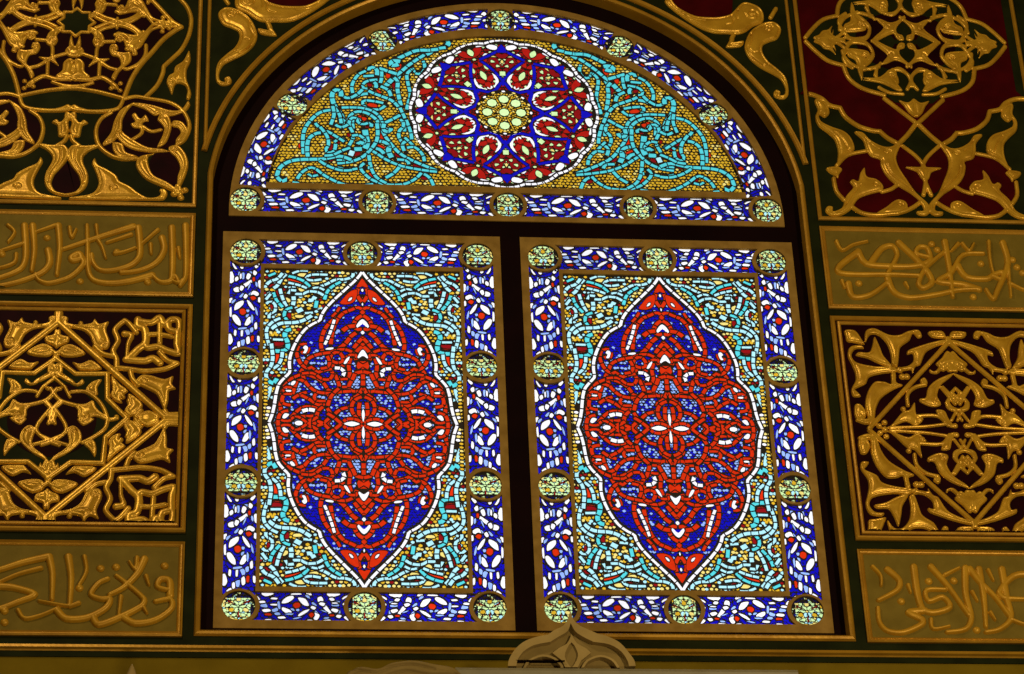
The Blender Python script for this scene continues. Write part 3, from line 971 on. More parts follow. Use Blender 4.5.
# profile offsets: + is towards the inside of the (counter-clockwise) rectangle
WIDE = [(0, 0), (0, -.010), (.006, -.017), (.013, -.018), (.018, -.012), (.021, -.004), (.026, -.004), (.029, -.012), (.035, -.016), (.041, -.010), (.044, -.001), (.044, 0)]
THIN = [(0, 0), (0, -.010), (.005, -.014), (.010, -.008), (.014, -.007), (.018, -.011), (.022, -.007), (.024, 0)]
LINE = [(0, 0), (0, -.008), (.006, -.014), (.013, -.013), (.018, -.006), (.020, 0)]
def panel(kind, label, cat, group, x0, z0, x1, z1, prof, ground):
    o = ((x0 + x1) / 2, (z0 + z1) / 2)
    t = empty(kind, (o[0], -.0008, o[1])); tag(t, label, cat, group)
    link('ground', box_mesh('ground', x0 - o[0] + .004, x1 - o[0] - .004, -.005, 0, z0 - o[1] + .004, z1 - o[1] - .004, ground), t)
    link('moulding', frame_mesh(x0, z0, x1, z1, prof, GOLDM, o), t)
    return t, o
def poly_part(name, polys, mat, parent, o, y=-.0045):
    y = y - .0035
    V = []; Fc = []
    for P in polys:
        b = len(V); n = len(P); P = [(x - o[0], z - o[1]) for x, z in P]
        V += [(x, y, z) for x, z in P] + [(x, -.0002, z) for x, z in P]; Fc.append(list(range(b, b + n)))
        for i in range(n): j = (i + 1) % n; Fc.append([b + i, b + n + i, b + n + j, b + j])
    me = mesh(name, V, Fc, mat); bm = bmesh.new(); bm.from_mesh(me); bmesh.ops.triangulate(bm, faces=[f for f in bm.faces if len(f.verts) > 4])
    bmesh.ops.recalc_face_normals(bm, faces=bm.faces); bm.to_mesh(me); bm.free()
    gr = [ch for ch in parent.children if ch.name.startswith('ground')]
    return link(name, me, gr[0] if gr and name != 'ground' else parent)
ident = lambda p: p
def mx(ax): return lambda p: (2 * ax - p[0], p[1])
def mz(az): return lambda p: (p[0], 2 * az - p[1])
def both(ax, az): return [ident, mx(ax), mz(az), lambda p: (2 * ax - p[0], 2 * az - p[1])]

GL_ = 'gilded openwork panels of carved arabesque'; GI_ = 'olive and gilt inscription panels'
LX0, LX1, RX0, RX1 = -2.39, -1.314, 1.314, 2.292
Z_A = (1.508, 1.932); Z_B = (.391, 1.468); Z_C = (-.066, .348); Z_T = (1.968, 3.45)
AXL = -1.856; AXR = 1.800

# --- upper left carved panel
t, o = panel('relief_plaque', 'upper left gilded panel with a pointed lobed medallion around a dark green star', 'carved panel', GL_, LX0, Z_T[0], LX1, Z_T[1], LINE, GREEN)
c1 = crop(60, 0, 6.743); c2 = crop(60, 100, 6.36)
R = Relief(LX0 + .02, LX1 - .02, Z_T[0] + .012, Z_T[1] - .02, maps=[ident, mx(AXL)])
ZS = 2.955
m4 = both(AXL, ZS)
R.run(c1, """
S .0095 610 0 660 50 720 115 765 160 818 190
S .0095 818 190 790 205 700 270 620 360 540 450 480 545 430 672
S .008 430 672 400 664 250 626 120 606 85 604 0 604
S .0075 85 592 150 588 220 570
S .0085 810 0 860 60 885 140 870 240 820 340 760 400 700 455
S .0085 700 455 690 510 650 590 570 668
L 870 350 880 420 855 480 855 545 872 590 885 640 872 680 850 672 858 620 840 582 790 572 772 592 755 645 733 600 718 560 733 520 765 500 775 460 830 420
G 850 430 800 500 780 550 745 560
""")
STAR = [(AXL + (.060 if k % 2 else .079) * sin(pi * k / 8), ZS + (.060 if k % 2 else .079) * cos(pi * k / 8)) for k in range(17)]
R.strand(STAR, .0075, sm=False, maps=[ident])
R.run(c1, """
L 228 100 245 40 240 20 265 5 300 15 315 50 295 92 240 125 205 130 190 110
V 265 42 .012 1.3 1
S .008 245 128 320 162 385 178 450 192 510 225 535 258
S .008 545 115 480 155 385 182 300 202 245 230
S .006 385 165 385 200
S .008 380 88 430 95 475 70 495 20 505 0
T .012 470 0 540 60 590 120 640 178 700 185
L 470 10 560 60 585 110 565 130 520 95 450 100 400 110 380 95 430 85 465 60
V 400 65 .012 1.3 -1
T .012 480 345 530 325 570 270 620 210 700 190
L 370 275 400 245 440 265 480 300 530 280 560 300 520 335 525 375 490 385 475 345 440 325 425 285
V 405 278 .013 1.4 -1
L 330 345 345 310 385 312 395 345 380 355 430 365 475 362 482 420 440 460 400 500 370 552 345 530 375 480 408 450 395 400 350 385
V 362 330 .012 1.4 1
S .008 580 315 575 380 530 440 460 475 440 475
S .008 280 430 330 465 380 480
L 240 385 268 405 338 405 285 432 252 430 190 462 218 418
S .008 160 375 225 398
S .008 275 295 250 340 245 390
S .008 268 440 262 520
L 78 245 100 320 140 325 165 355 140 390 85 398 60 380 60 300
V 132 348 .010 1.2 1
L 68 508 85 490 78 450 95 415 130 405 165 435 168 490 205 530 120 548 68 545
V 105 435 .011 1.3 1
S .010 30 540 80 540 200 548 280 532 340 562 375 590
B .008 352 575 345 605 408 572 405 620 380 600 68 545
B .008 695 150 690 222 735 200 740 160
L 660 180 700 165 790 190 720 200
L 178 205 230 228 285 250 305 290 285 322 240 328 218 290 228 248
V 256 292 .011 1.3 1
S .008 295 292 365 290
""", maps=m4)
R.run(c2, """
S .0085 405 0 365 65 240 82 130 76 85 68 50 48
S .0085 50 48 20 62 -20 72
S .0085 325 90 262 130 230 200 245 290 310 352 390 382 490 380
S .0085 400 5 480 -12 560 0 680 20 750 52 800 105 822 180 790 260 745 290
L 50 85 90 108 125 152 150 135 180 155 145 172 135 205 125 242 88 240 62 205 75 150 55 122 30 130 30 95
S .008 72 235 85 270 125 300
L 85 295 160 300 232 294 248 306 190 332 150 370 150 410 180 485 170 555 120 602 40 622 30 606 95 592 130 545 118 490 80 440 48 380 48 330
G 100 330 95 400 140 480 150 540
L 222 378 242 420 300 450 360 490 380 525 440 555 500 600 560 630 620 625 640 603 630 582 660 574 684 600 662 642 600 646 60 642 60 628 180 612 225 585 245 530 220 450 203 410
V 340 578 .016 1.6 1
L 690 310 750 298 800 350 817 420 795 500 765 560 745 578 745 500 762 440 738 380 700 345
V 725 328 .012 1.4 -1
L 600 350 562 370 567 430 600 490 680 530 742 575 720 590 640 556 550 515 500 462 482 410 510 368
V 540 392 .012 1.3 1
B .010 725 605 768 628 795 580 760 600
L 735 545 770 560 775 600 750 615 725 590
L 450 38 500 28 600 45 700 75 770 70 812 15 828 40 800 80 740 107 690 115 640 102 600 112 540 72
L 618 135 640 98 690 108 712 170 700 230 670 290 615 312 648 240 660 190 640 160
V 655 128 .011 1.3 1
L 718 142 780 150 817 210 790 262 742 292 735 262 765 220 750 190 715 180
L 345 208 380 194 420 230 480 270 560 310 660 322 690 340 600 346 500 336 430 312 370 262
V 372 218 .010 1.3 1
L 400 60 480 22 430 80 400 140 395 200 350 270 280 303 270 285 320 220 340 150 370 90
L 335 280 400 290 420 340 490 365 480 380 390 378 340 340
S .008 455 265 520 220 515 170
L 455 108 482 92 512 128 545 102 568 145 540 150 522 168 522 200 500 192 468 188 448 162 476 148
S .008 530 180 580 210 640 200
""")
link('carved_ornament', R.build('carved_ornament', GOLD, -.004, o), t)
S1 = smooth(c1('610 -20 660 50 720 115 765 160 818 190'), n=3) + smooth(c1('818 190 790 205 700 270 620 360 540 450 480 545 430 672'), n=3)[1:]
half = [p for p in S1] + smooth(c1('430 672 400 664 250 626 120 606'), n=3)[1:]
half = [p for p in half if p[1] <= ZS and p[0] > AXL]
top = [(p[0], 2 * ZS - p[1]) for p in half[::-1]]
full = top + half; full = full + [(2 * AXL - x, z) for x, z in full[::-1]]
star = []
sc_ = (AXL, ZS)
for k in range(16): r = .057 if k % 2 else .075; star.append((sc_[0] + r * sin(pi * k / 8), sc_[1] + r * cos(pi * k / 8)))
poly_part('maroon_ground', [full], REDBLK, t, o)
poly_part('green_star_ground', [star], GREEN, t, o, -.006)
lp = smooth(c2('325 90 262 130 230 200 245 290 310 352 390 382 490 380 600 340 745 290 790 260 822 180 800 105 750 52 680 20 560 0 480 -12 400 5'), True, 2)
dr = smooth(c2('600 350 700 340 750 400 765 440 750 500 745 578 680 535 600 490 567 430'), True, 2)
vs = c2('44 400 80 440 118 490 130 545 95 592 44 606'); 
for nm, P in (('loop_ground', lp), ('drop_ground', dr)):
    for Q in (P, [(2 * AXL - x, z) for x, z in P[::-1]]): poly_part(nm, [Q], REDBLK, t, o, -.0055)
poly_part('vase_ground', [vs + [(2 * AXL - x, z) for x, z in vs[::-1]]], REDBLK, t, o, -.005)

# --- middle left carved panel
t, o = panel('relief_plaque', 'middle left gilded panel with a diamond holding an angular star and carved corner squares', 'carved panel', GL_, LX0, Z_B[0], LX1, Z_B[1], WIDE, REDBLK)
c3 = crop(45, 312, 6.02); c4 = crop(45, 420, 6.02); AZ = .911; AXM = -1.852
m4 = both(AXM, AZ); m2 = [ident, mx(AXM)]
R = Relief(LX0 + .045, LX1 - .045, Z_B[0] + .045, Z_B[1] - .045)
QUAD = """
P .0125 75 62 722 640
S .010 722 638 830 642
P .012 75 15 75 62
L 105 32 140 42 138 72 200 85 280 75 300 48 330 80 385 65 368 112 392 190 370 232 300 215 268 150 220 115 130 96 103 62
S .008 300 215 350 258 405 272
V 345 198 .014 1.4 1
G 180 95 260 110 320 110 340 100
S .0085 430 342 430 290 410 240 440 180 420 120 440 90 480 58
S .0085 480 58 510 80 550 130
S .0085 430 342 520 352 600 362 720 350 795 316
S .0085 795 316 740 300 690 250
T .013 480 138 520 150 500 200 490 290
S .012 490 292 600 300 650 285 690 312
S .012 500 288 560 230 605 190 600 110 560 90 560 52
S .011 560 60 640 70 690 40 720 82 760 52 805 60 805 120 750 112 740 80
S .011 800 130 795 200 805 255 740 240 680 215 620 222 600 200
S .008 620 142 690 142 760 155
S .008 690 80 690 192
B .008 805 255 690 312 560 52
L 545 430 580 388 640 390 720 412 772 393 765 440 788 470 748 482 742 540 722 602 700 560 668 500 600 465
V 592 425 .014 1.4 -1
S .008 515 368 528 410 560 445
S .008 722 600 740 622 800 622
P .0095 60 282 185 380 375 380 375 530 495 648
L 70 108 100 145 145 158 140 190 105 205 78 215 55 190 55 130
L 90 225 160 202 245 255 180 278 100 272
L 165 308 215 320 280 298 342 352 212 358 188 338
L 398 388 450 440 500 480 480 500 455 520 465 555 425 545 395 510 405 470
L 500 500 545 520 590 570 545 625 505 635 478 600 500 560
L 560 640 620 600 690 640 640 680 590 672
B .007 215 75
S .006 70 150 70 215
S .006 120 170 88 200
S .007 100 240 60 262
G 120 240 180 250
S .007 505 540 520 600
S .007 580 600 545 640
S .007 420 430 470 520
"""
R.run(c3, QUAD, maps=m4, k=1.15)
R.run(c3, """
L 20 330 60 320 95 380 160 410 190 445 140 432 90 405 50 385 15 380
L 100 375 150 405 185 440 225 412 238 435 205 455 160 445
P .008 52 400 120 460 150 520
S .008 160 490 240 488 310 530 355 590 378 655
L 345 415 318 462 318 510 250 492 248 462 290 425
S .009 35 470 90 540 190 572
L 160 560 240 562 290 540 315 590 385 640 425 640 440 625 445 655 385 668 300 640 230 674 195 640 195 600
V 245 640 .014 1.3 1
B .008 90 470 20 470 430 640
S .008 85 550 45 600 60 680
S .008 -10 545 60 620 40 674
""", maps=m2)
R.run(c4, """
S .008 60 -60 130 60 60 130 -20 160
S .008 -30 100 40 130 130 158
L 130 65 175 42 218 80 218 140 150 202 60 250 32 290 60 288 78 262 85 300 45 305 28 280 45 232 138 160
V 172 78 .013 1.4 1
S .008 378 0 360 60 290 112 225 145
L 232 150 292 128 312 180 300 232 268 190
B .010 20 270 0 310
L -20 290 10 240 40 290 10 340
L 195 0 300 0 235 45 200 20
""", maps=m2)
link('carved_ornament', R.build('carved_ornament', GOLD, -.004, o), t)
c34 = c3('185 380 375 380 375 530 495 648')
P = [(AXM, c3('60 282')[0][1])] + c34
P = P + [(x, 2 * AZ - z) for x, z in P[::-1]]; P = P + [(2 * AXM - x, z) for x, z in P[::-1]]
poly_part('green_star_ground', [P], GREEN, t, o)
poly_part('maroon_ground', [circ(AXM, AZ - .01, .175, 40)], REDBLK, t, o, -.006)

# --- upper right carved panel
t, o = panel('relief_plaque', 'upper right gilded panel with a lobed medallion on a dark red ground', 'carved panel', GL_, RX0, Z_T[0], RX1 + .03, Z_T[1], LINE, GREEN)
c5 = crop(800, 0, 6.743); c6 = crop(800, 100, 5.522); ZR = at(906, 43.5)[1]
m2 = [ident, mx(AXR)]; m4 = both(AXR, ZR)
R = Relief(RX0 + .02, RX1 + .01, Z_T[0] + .012, Z_T[1] - .02)
R.run(c5, """
S .0095 38 290 110 360 190 420 290 450
S .0095 290 450 330 540 420 605 565 650
S .008 265 212 270 170 300 130 350 105 420 100 490 130
L 355 35 375 100 400 155 442 180 440 215 380 228 305 228 300 200 320 190 350 150 340 100
V 405 190 .012 1.3 1
L 88 288 150 240 205 240 222 203 222 250 212 280 290 262 302 288 232 312 222 340 242 382 200 350 160 340 130 312
S .008 250 300 300 340 290 400 310 440 350 468
S .008 305 260 390 292 450 262 466 205 432 160
L 355 40 440 20 510 3 582 10 592 60 560 97 520 70 440 45
V 550 50 .012 1.3 1
S .007 440 60 470 110 500 142
S .008 560 97 620 112 668 60 660 0
S .008 310 335 340 300 400 300 460 320 490 380 462 430 430 455
L 318 350 380 370 442 378 465 410 430 450 417 552 390 500 370 420 320 390
V 425 395 .012 1.3 -1
S .007 430 482 490 465 530 462
S .007 512 475 512 530
L 415 548 500 545 560 510 600 478 650 500 655 570 690 620 660 625 590 592 540 572
V 610 520 .013 1.3 1
S .008 530 600 600 635 690 645
S .008 620 480 690 490 745 545 720 612
L 625 240 565 265 500 300 470 290 500 255 545 215 555 190 525 160 500 130 545 140 600 162 650 150 695 115 712 135 680 160 650 200 655 235 690 250 700 282 665 285 640 262
G 575 175 600 195 590 215 560 195
""", maps=m4)
R.run(c6, """
S .0095 465 0 530 50 640 135
S .0095 640 135 590 200 540 250
S .0095 0 -30 60 -25 120 0 160 35 220 50
S .0095 220 50 250 100 320 150 400 176 440 180
S .0095 440 180 480 215 525 240
L 298 184 345 188 388 230 450 262 500 265 560 235 530 320 545 380 590 450 640 520 705 580 718 620 692 645 650 640 642 622 680 616 660 570 600 520 520 472 468 420 442 368 438 338 388 320 362 280 345 230
V 476 298 .017 1.6 1
G 475 370 500 420 560 465 620 510
G 360 220 400 265 430 285
L 88 0 140 25 162 75 135 104 105 88 115 125 170 155 240 180 282 220 300 278 260 302 215 350 198 380 208 300 190 230 150 190 100 150 82 100 95 60 78 15
G 190 190 230 230 265 285
S .0085 202 368 260 312 360 290
L 143 383 200 375 232 390 215 418 208 440 190 425 160 408
S .0085 185 440 200 510 240 558
L 355 380 367 430 420 445 457 480 450 510 380 530 320 555 280 610 230 642 170 646 138 622 148 595 180 598 182 622 230 600 250 540 290 490 272 462 290 445 318 455 330 410
V 415 482 .014 1.4 1
G 330 480 290 530 250 590
S .0085 450 515 500 500 532 478
S .0085 290 600 340 630 420 642 560 625 620 600 665 568
L 418 638 470 600 530 558 582 570 592 610 540 642
V 550 590 .012 1.4 1
S .0085 565 262 640 320 685 380 692 450 680 530
L 578 380 650 378 700 385 700 462 665 440 640 405
L 540 8 592 22 625 0 640 40 640 102 600 80 570 40
""", maps=m2)
link('carved_ornament', R.build('carved_ornament', GOLD, -.004, o), t)
q = smooth(c6('0 -30 60 -25 120 0 160 35 220 50 250 100 320 150 400 176 440 180 480 215 525 240 590 200 640 135'), n=2)
q = [(RX0 + .02, 2.70)] + [p for p in q if p[0] < AXR]
q = q + [(2 * AXR - x, z) for x, z in q[::-1]]
q = [p for p in q]
qt = [(x, 2 * ZR - z) for x, z in q]
big = q + qt[::-1]
lo1 = smooth(c6('215 350 260 312 360 290 440 338 468 420 520 472 600 520 660 570 560 625 420 642 290 600 240 558 200 510 185 440'), True, 2)
lo2 = smooth(c6('545 245 565 262 640 320 690 380 692 450 690 520 640 510 590 450 545 380 530 320'), True, 2)
poly_part('red_ground', [big], RED, t, o, -.0035)
for Q, nm in ((lo1, 'scroll_ground'), (lo2, 'vase_ground')):
    for q_ in (Q, [(2 * AXR - x, z) for x, z in Q[::-1]]): poly_part(nm, [q_], RED, t, o, -.0042)
l5 = [p for p in smooth(c5('38 290 110 360 190 420 290 450 330 540 420 605 565 650 640 700'), n=2) if p[0] < AXR]
gm = l5 + [(2 * AXR - x, z) for x, z in l5[::-1]]; gm = gm + [(x, 2 * ZR - z) for x, z in gm[::-1]][1:-1]
poly_part('green_medallion_ground', [gm], GREEN, t, o, -.005)
poly_part('medallion_ground', [[(AXR + .225 * cos(a), ZR + .175 * sin(a)) for a in np.arange(0, 2 * pi, pi / 20)]], REDBLK, t, o, -.006)
_c = [(.012, .015), (.012, .045), (.042, .060), (.026, .085), (0, .118), (-.026, .085), (-.042, .060), (-.012, .045)]
poly_part('green_cross_ground', [[(AXR + (x * cos(k * pi / 2) + z * sin(k * pi / 2)) * 1.1, ZR + (-x * sin(k * pi / 2) + z * cos(k * pi / 2))) for k in range(4) for x, z in _c[::-1]]], GREEN, t, o, -.0065)

# --- middle right carved panel
t, o = panel('relief_plaque', 'middle right gilded panel with a diamond of scrolling leaves and knotted bands', 'carved panel', GL_, RX0, Z_B[0], RX1, Z_B[1], WIDE, REDBLK)
c7 = crop(832, 322, 5.713); ZM = .911
axm = AXR
m4 = both(axm, ZM)
R = Relief(RX0 + .045, RX1 - .045, Z_B[0] + .045, Z_B[1] - .045)
R.run(c7, """
P .0125 212 612 656 128
S .010 656 100 656 128
L 656 172 705 215 760 260 740 290 690 262 690 290 662 292 640 265 600 302 560 296 556 276 578 290 605 265 590 245 625 210
L 690 300 678 322 620 370 600 430 622 480 570 494 500 466 498 445 530 440 548 380 590 340 650 312
V 582 462 .013 1.5 1
S .0085 432 482 430 420 470 380 530 365
L 500 340 525 325 545 355 520 370
L 278 612 330 600 400 520 440 508 470 465 482 540 522 562 478 602 420 578 340 607
V 498 568 .013 1.5 -1
B .008 405 503
S .009 480 545 600 545 660 598
S .008 330 612 520 606 640 592
L 590 510 640 515 665 560 700 610 660 605 610 550
P .0085 620 382 700 478
P .0085 770 382 700 478
P .007 672 415 700 385 725 415 700 445
S .0085 652 470 665 500 705 512 750 500 765 470 750 445
S .0085 652 470 665 448 690 445
P .0085 705 520 680 570
P .0085 705 520 740 570
B .009 700 600
B .0085 268 600 300 622 298 580
L 190 58 240 44 320 80 380 82 430 60 490 53 512 88 488 98 460 72 440 112 400 140 385 160 372 262 340 250 335 200 310 130 260 82 215 80 188 122
L 100 150 160 140 180 158 130 162 110 200 140 240 250 262 345 262 372 290 280 302 210 322 190 360 130 390 148 412 162 432 120 432 108 392 132 340 130 300 110 250 88 200
L 240 90 272 150 292 200 342 262 300 256 260 242 200 214 135 198 148 180 208 180 228 140
L 70 54 130 58 170 110 182 135 120 124 85 118 76 90
L 645 108 560 125 480 150 430 170 428 192 458 188 462 228 430 258 385 268 400 285 450 280 458 300 475 262 502 250 532 182 580 152 642 128
L 402 368 350 392 280 440 250 500 240 560 200 592 135 572 140 556 195 560 200 540 188 480 200 410 240 350 300 350 335 360 335 300 362 300 366 352
L 128 480 160 478 192 520 185 560 150 572 128 540
V 158 542 .012 1.5 1
L 545 66 580 58 630 62 648 95 610 100 565 92
V 600 76 .011 1.5 1
B .010 400 318 425 318 385 280
""", maps=m4, k=.82)
link('carved_ornament', R.build('carved_ornament', GOLD, -.004, o), t)
dp = c7('220 612 656 140'); hx = axm - dp[0][0]; hz = dp[1][1] - ZM
poly_part('maroon_ground', [[(axm + a * hx, ZM + b * hz) for a, b in ((-.8, 0), (0, -.72), (.8, 0), (0, .72))]], REDBLK, t, o)

# --- spandrels beside the arch
c8 = crop(200, 0, 6.415)
SPA = """
L 118 90 160 58 215 62 265 85 320 125 358 190 368 250 340 310 280 360 200 400 150 430 125 480 130 525 160 535 155 512 185 500 205 525 192 552 140 560 105 530 100 470 115 410 165 360 220 315 250 260 245 215 200 190 150 170 122 130
V 205 105 .028 1.5 1
G 320 140 318 190 345 240 320 270 290 265
G 225 340 260 350 330 300
L 232 60 225 0 260 -40 350 -60 420 0 450 25 520 45 600 50 680 45 760 10 800 -20 830 -60 870 -40 840 0 740 75 640 130 560 152 480 152 400 150 350 130 300 95
V 300 20 .034 1.4 -1
G 390 -10 405 40 400 60
G 440 30 430 80 480 100
G 620 80 700 70 760 30
P .007 430 158 480 232
P .007 440 155 450 200
L 370 192 420 200 470 210 492 240 430 238 385 225
L 430 150 455 160 468 200 455 215 432 190
S .009 140 -30 180 30
"""
for k, sx in enumerate((-1, 1)):
    side = ('left', 'right')[k]
    o = (1.0 * sx, 2.9); t = empty('spandrel_plaque', (o[0], -.0008, o[1]))
    tag(t, 'carved gilded scroll filling the dark corner above the %s shoulder of the arch' % side, 'spandrel panel', 'gilded spandrel scrolls beside the arch')
    bp = [(1.275 * sx, 2.30)] + [(sx * x, z) for x, z in arc(0, LZ, 1.325, .24, pi / 2 - .1, 30)] + [(.13 * sx, 3.45), (1.275 * sx, 3.45)]
    poly_part('ground', [bp if sx > 0 else bp[::-1]], GREEN, t, o, -.003)
    R = Relief(min(.2 * sx, 1.27 * sx), max(.2 * sx, 1.27 * sx), 2.3, 3.42); R.RIMK = 1.8
    R.run(c8, SPA, maps=[ident] if sx < 0 else [mx(0)])
    R.H[np.hypot(R.GX, R.GZ - LZ) < 1.335] = -.006
    link('carved_scroll', R.build('carved_scroll', GOLD, -.004, o), t)
    m_ = smooth(c8('420 -80 430 0 450 25 520 45 600 50 680 45 760 10 800 -20 840 -80'), n=2)
    m_ = [(abs(x) * sx, z) for x, z in m_]
    poly_part('maroon_ground', [m_], RED, t, o, -.0045)

# --- inscription panels
CAL = [
 ('inscription_plaque', 'upper left olive panel with raised gilt calligraphy, above the panel with the angular star', LX0, Z_A, LX1, crop(0, 200, 4.876), """
905 130 908 250 905 380 878 425
870 402 852 375 835 395 868 412 890 395
838 140 842 250 840 370 828 402 780 405 742 372
742 372 640 400 540 412 460 398 432 352 428 240 425 130
675 140 682 210 680 280 640 322 560 348 490 348 455 312 448 272
790 190 800 250 760 312 680 350 590 362
770 152 690 222
650 135 500 182 310 246
640 175 520 216
480 205 500 240 515 290
560 268 605 260 660 240
398 290 385 268 350 285 355 302 398 295 405 322 340 382 240 412 190 398 174 368
285 130 292 240 278 372
235 250 242 315 200 362 100 402 0 425 -60 430
160 130 168 250 155 352
120 130 126 280 100 342 0 385 -60 395
270 130 180 162
110 220 0 256
40 130 72 165 40 212
80 270 70 312 0 338 -40 330
340 140 350 190 372 150
470 130 475 180
870 240 877 290
735 222 737 270
""", "230 190 390 402 720 406 10 270 570 258"),
 ('inscription_plaque', 'lower left olive panel with raised gilt calligraphy, below the panel with the angular star', LX0, Z_C, LX1, crop(0, 520, 4.377), """
215 165 230 240 228 352
300 165 312 260 305 382
345 368 300 382 170 360
250 400 290 436 380 432 460 392 482 352 440 350 398 330 430 282 472 262
408 430 432 462 520 432 618 382 630 350 540 272 510 250
600 170 592 222 566 188
632 175 600 240 540 300 480 332
540 430 590 456 680 442 750 392 745 352 680 362
745 335 742 272 702 264 690 298 740 312
210 165 100 190 0 222 -60 235
180 215 80 242 0 276
0 295 60 300 152 330 80 362 0 392 -60 400
80 400 108 436 180 422 250 392
370 165 378 230 345 292
640 250 652 290
530 340 520 420
630 390 642 412
""", "720 205 508 210 440 216 20 452 20 402 348 302"),
 ('inscription_plaque', 'upper right olive panel with raised gilt calligraphy, above the panel with the diamond of leaves', RX0, Z_A, RX1, crop(800, 210, 4.571), """
165 150 190 190 240 165 305 150
265 195 182 258 175 290 250 300 400 300 540 306
265 195 300 250 400 262 520 262 590 236 580 182 542 175 530 205 590 222
320 250 370 182 420 170 442 212 400 292
220 342 240 402 320 392 405 330
400 320 430 382 500 406 620 392 720 372 815 368
815 368 740 345 630 332 690 290 740 212 835 205
450 155 560 262 602 330 560 362 540 340 570 272 652 200
660 150 682 280 696 402
720 260 760 312 850 320 882 302 922 290 918 322 878 308
860 150 866 230 882 302
925 155 948 250 900 372 880 412 848 370
948 250 962 402
955 340 1030 375 1100 380
720 160 690 192
740 160 770 192 792 160
190 330 200 362
480 340 492 362
1050 240 1060 380
1100 250 1110 380
""", "600 160 625 186 825 250 790 402 970 232 990 266 1015 292 268 340"),
 ('inscription_plaque', 'lower right olive panel with raised gilt calligraphy, below the panel with the diamond of leaves', RX0, Z_C, RX1, crop(830, 520, 4.376), """
185 210 220 250 222 292
250 222 302 270 290 312 210 356
365 210 380 320 402 392 450 410 522 386 490 342 430 360 420 312 500 310
440 210 520 302 602 420
590 215 592 330 616 430 590 482 510 496
500 245 562 215
400 402 342 410 402 440 398 462 320 496 250 490 215 452 208 390
440 440 450 482 520 470
610 220 650 272 720 342 792 440
650 220 672 350 680 472
750 220 772 350 790 432 740 482 680 496
790 440 850 462 930 470
880 240 800 250 738 320 760 346 860 352
690 225 712 270
620 320 642 360
340 290 350 322
700 410 720 442
950 220 955 440
""", "540 270 310 360 640 486 430 272"),
]
for kind, lab, x0, zz, x1, cr, spec, dots in CAL:
    t, o = panel(kind, lab, 'inscription panel', GI_, x0, zz[0], x1, zz[1], THIN, OLIVE)
    R = Relief(x0 + .03, x1 - .02, zz[0] + .03, zz[1] - .02)
    for ln in spec.strip().split('\n'):
        P = cr(ln); L_ = sum(hypot(a[0] - b[0], a[1] - b[1]) for a, b in zip(P, P[1:]))
        R.strand(P, .0150 if L_ > .18 else .0092, h=.016, taper=.4)
    for c in cr(dots): R.blob(c, .016)
    link('calligraphy', R.build('calligraphy', OCHRE, -.004, o), t)

# ------------------------------------------------------------------ the three coloured windows
def strip_hole(cx, cz, hw, hl, vertical, ends=(1, 1)):
    """rectangle whose short ends are bitten by the ring round each medallion"""
    rr = .081; c = hl + .0  # medallion centres lie beyond the ends
    P = []
    def E(s):
        d = hl + (.0855) - .0    # distance to the medallion centre
        a = math.asin(min(hw / rr, .99)) if ends[0 if s < 0 else 1] else 0
        return [(-s * rr * sin(t), s * (d - rr * cos(t))) for t in np.linspace(-a, a, 9)]
    P = [(hw, z) for x, z in []]
    up = [(x, min(z, hl + .05)) for x, z in E(1)]; dn = E(-1)
    P = up + dn
    xs = [(x, z) for x, z in P]
    if vertical: return [(cx + x, cz + z) for x, z in xs]
    return [(cx + z, cz - x) for x, z in xs]

MS, MT = .483, (-.841, -.285, .285, .841)
med_spots = [(sx * MS, t) for t in MT for sx in (-1, 1)] + [(0, .841), (0, -.841)]
vs_spots = [(sx * MS, (MT[i] + MT[i + 1]) / 2) for i in range(3) for sx in (-1, 1)]
hs_spots = [(sx * MS / 2, sz * .841) for sz in (-1, 1) for sx in (-1, 1)]
VL = .285 - .0855; VL2 = VL - .007; HL = MS / 2 - .0855 
cham = [medallion_mesh(k, 'medallion') for k in range(3)]
def strip_mesh(hl, seed, flip, rot=False):
    f = (lambda x, y: (y, -x)) if rot else None
    p, b = strip_pane(hl, f, seed, flip)
    return p.build('border_strip', b)
vm_ = [strip_mesh(VL + .04, 1, (1, 1)), strip_mesh(VL + .04, 2, (-1, 1))]
hm_ = [strip_mesh(HL + .04, 3, (1, 1), True), strip_mesh(HL + .04, 4, (1, -1), True)]
aq = almond_quadrant().build('q', ALMPOLY)
alm = join([aq, mirror_mesh(aq, 'x', -1, 1), mirror_mesh(aq, 'x', 1, -1), mirror_mesh(aq, 'x', -1, -1)], 'almond_medallion')
cq = corner_quadrant(1).build('q', [(0, 0), (HW + .004, 0), (HW + .004, HT + .004), (0, HT + .004)], clip=[ALMPOLY])
field_hole = [(-HW, -HT), (HW, -HT), (HW, HT), (-HW, HT)]
fr_me = slab('plaster_lattice', [(-.5785, -.9405), (.5785, -.9405), (.5785, .9405), (-.5785, .9405)],
    [field_hole] + [circ(x, z, RM, 28) for x, z in med_spots] + [strip_hole(x, z, SW, VL, True) for x, z in vs_spots] + [strip_hole(x, z, SW, HL, False) for x, z in hs_spots], 0, .0155, PLASTER)
GY = .0125
first = None
corner_me = [mirror_mesh(cq, 'corner_glazing', sx, sz) for sx, sz in ((1, 1), (-1, 1), (1, -1), (-1, -1))]
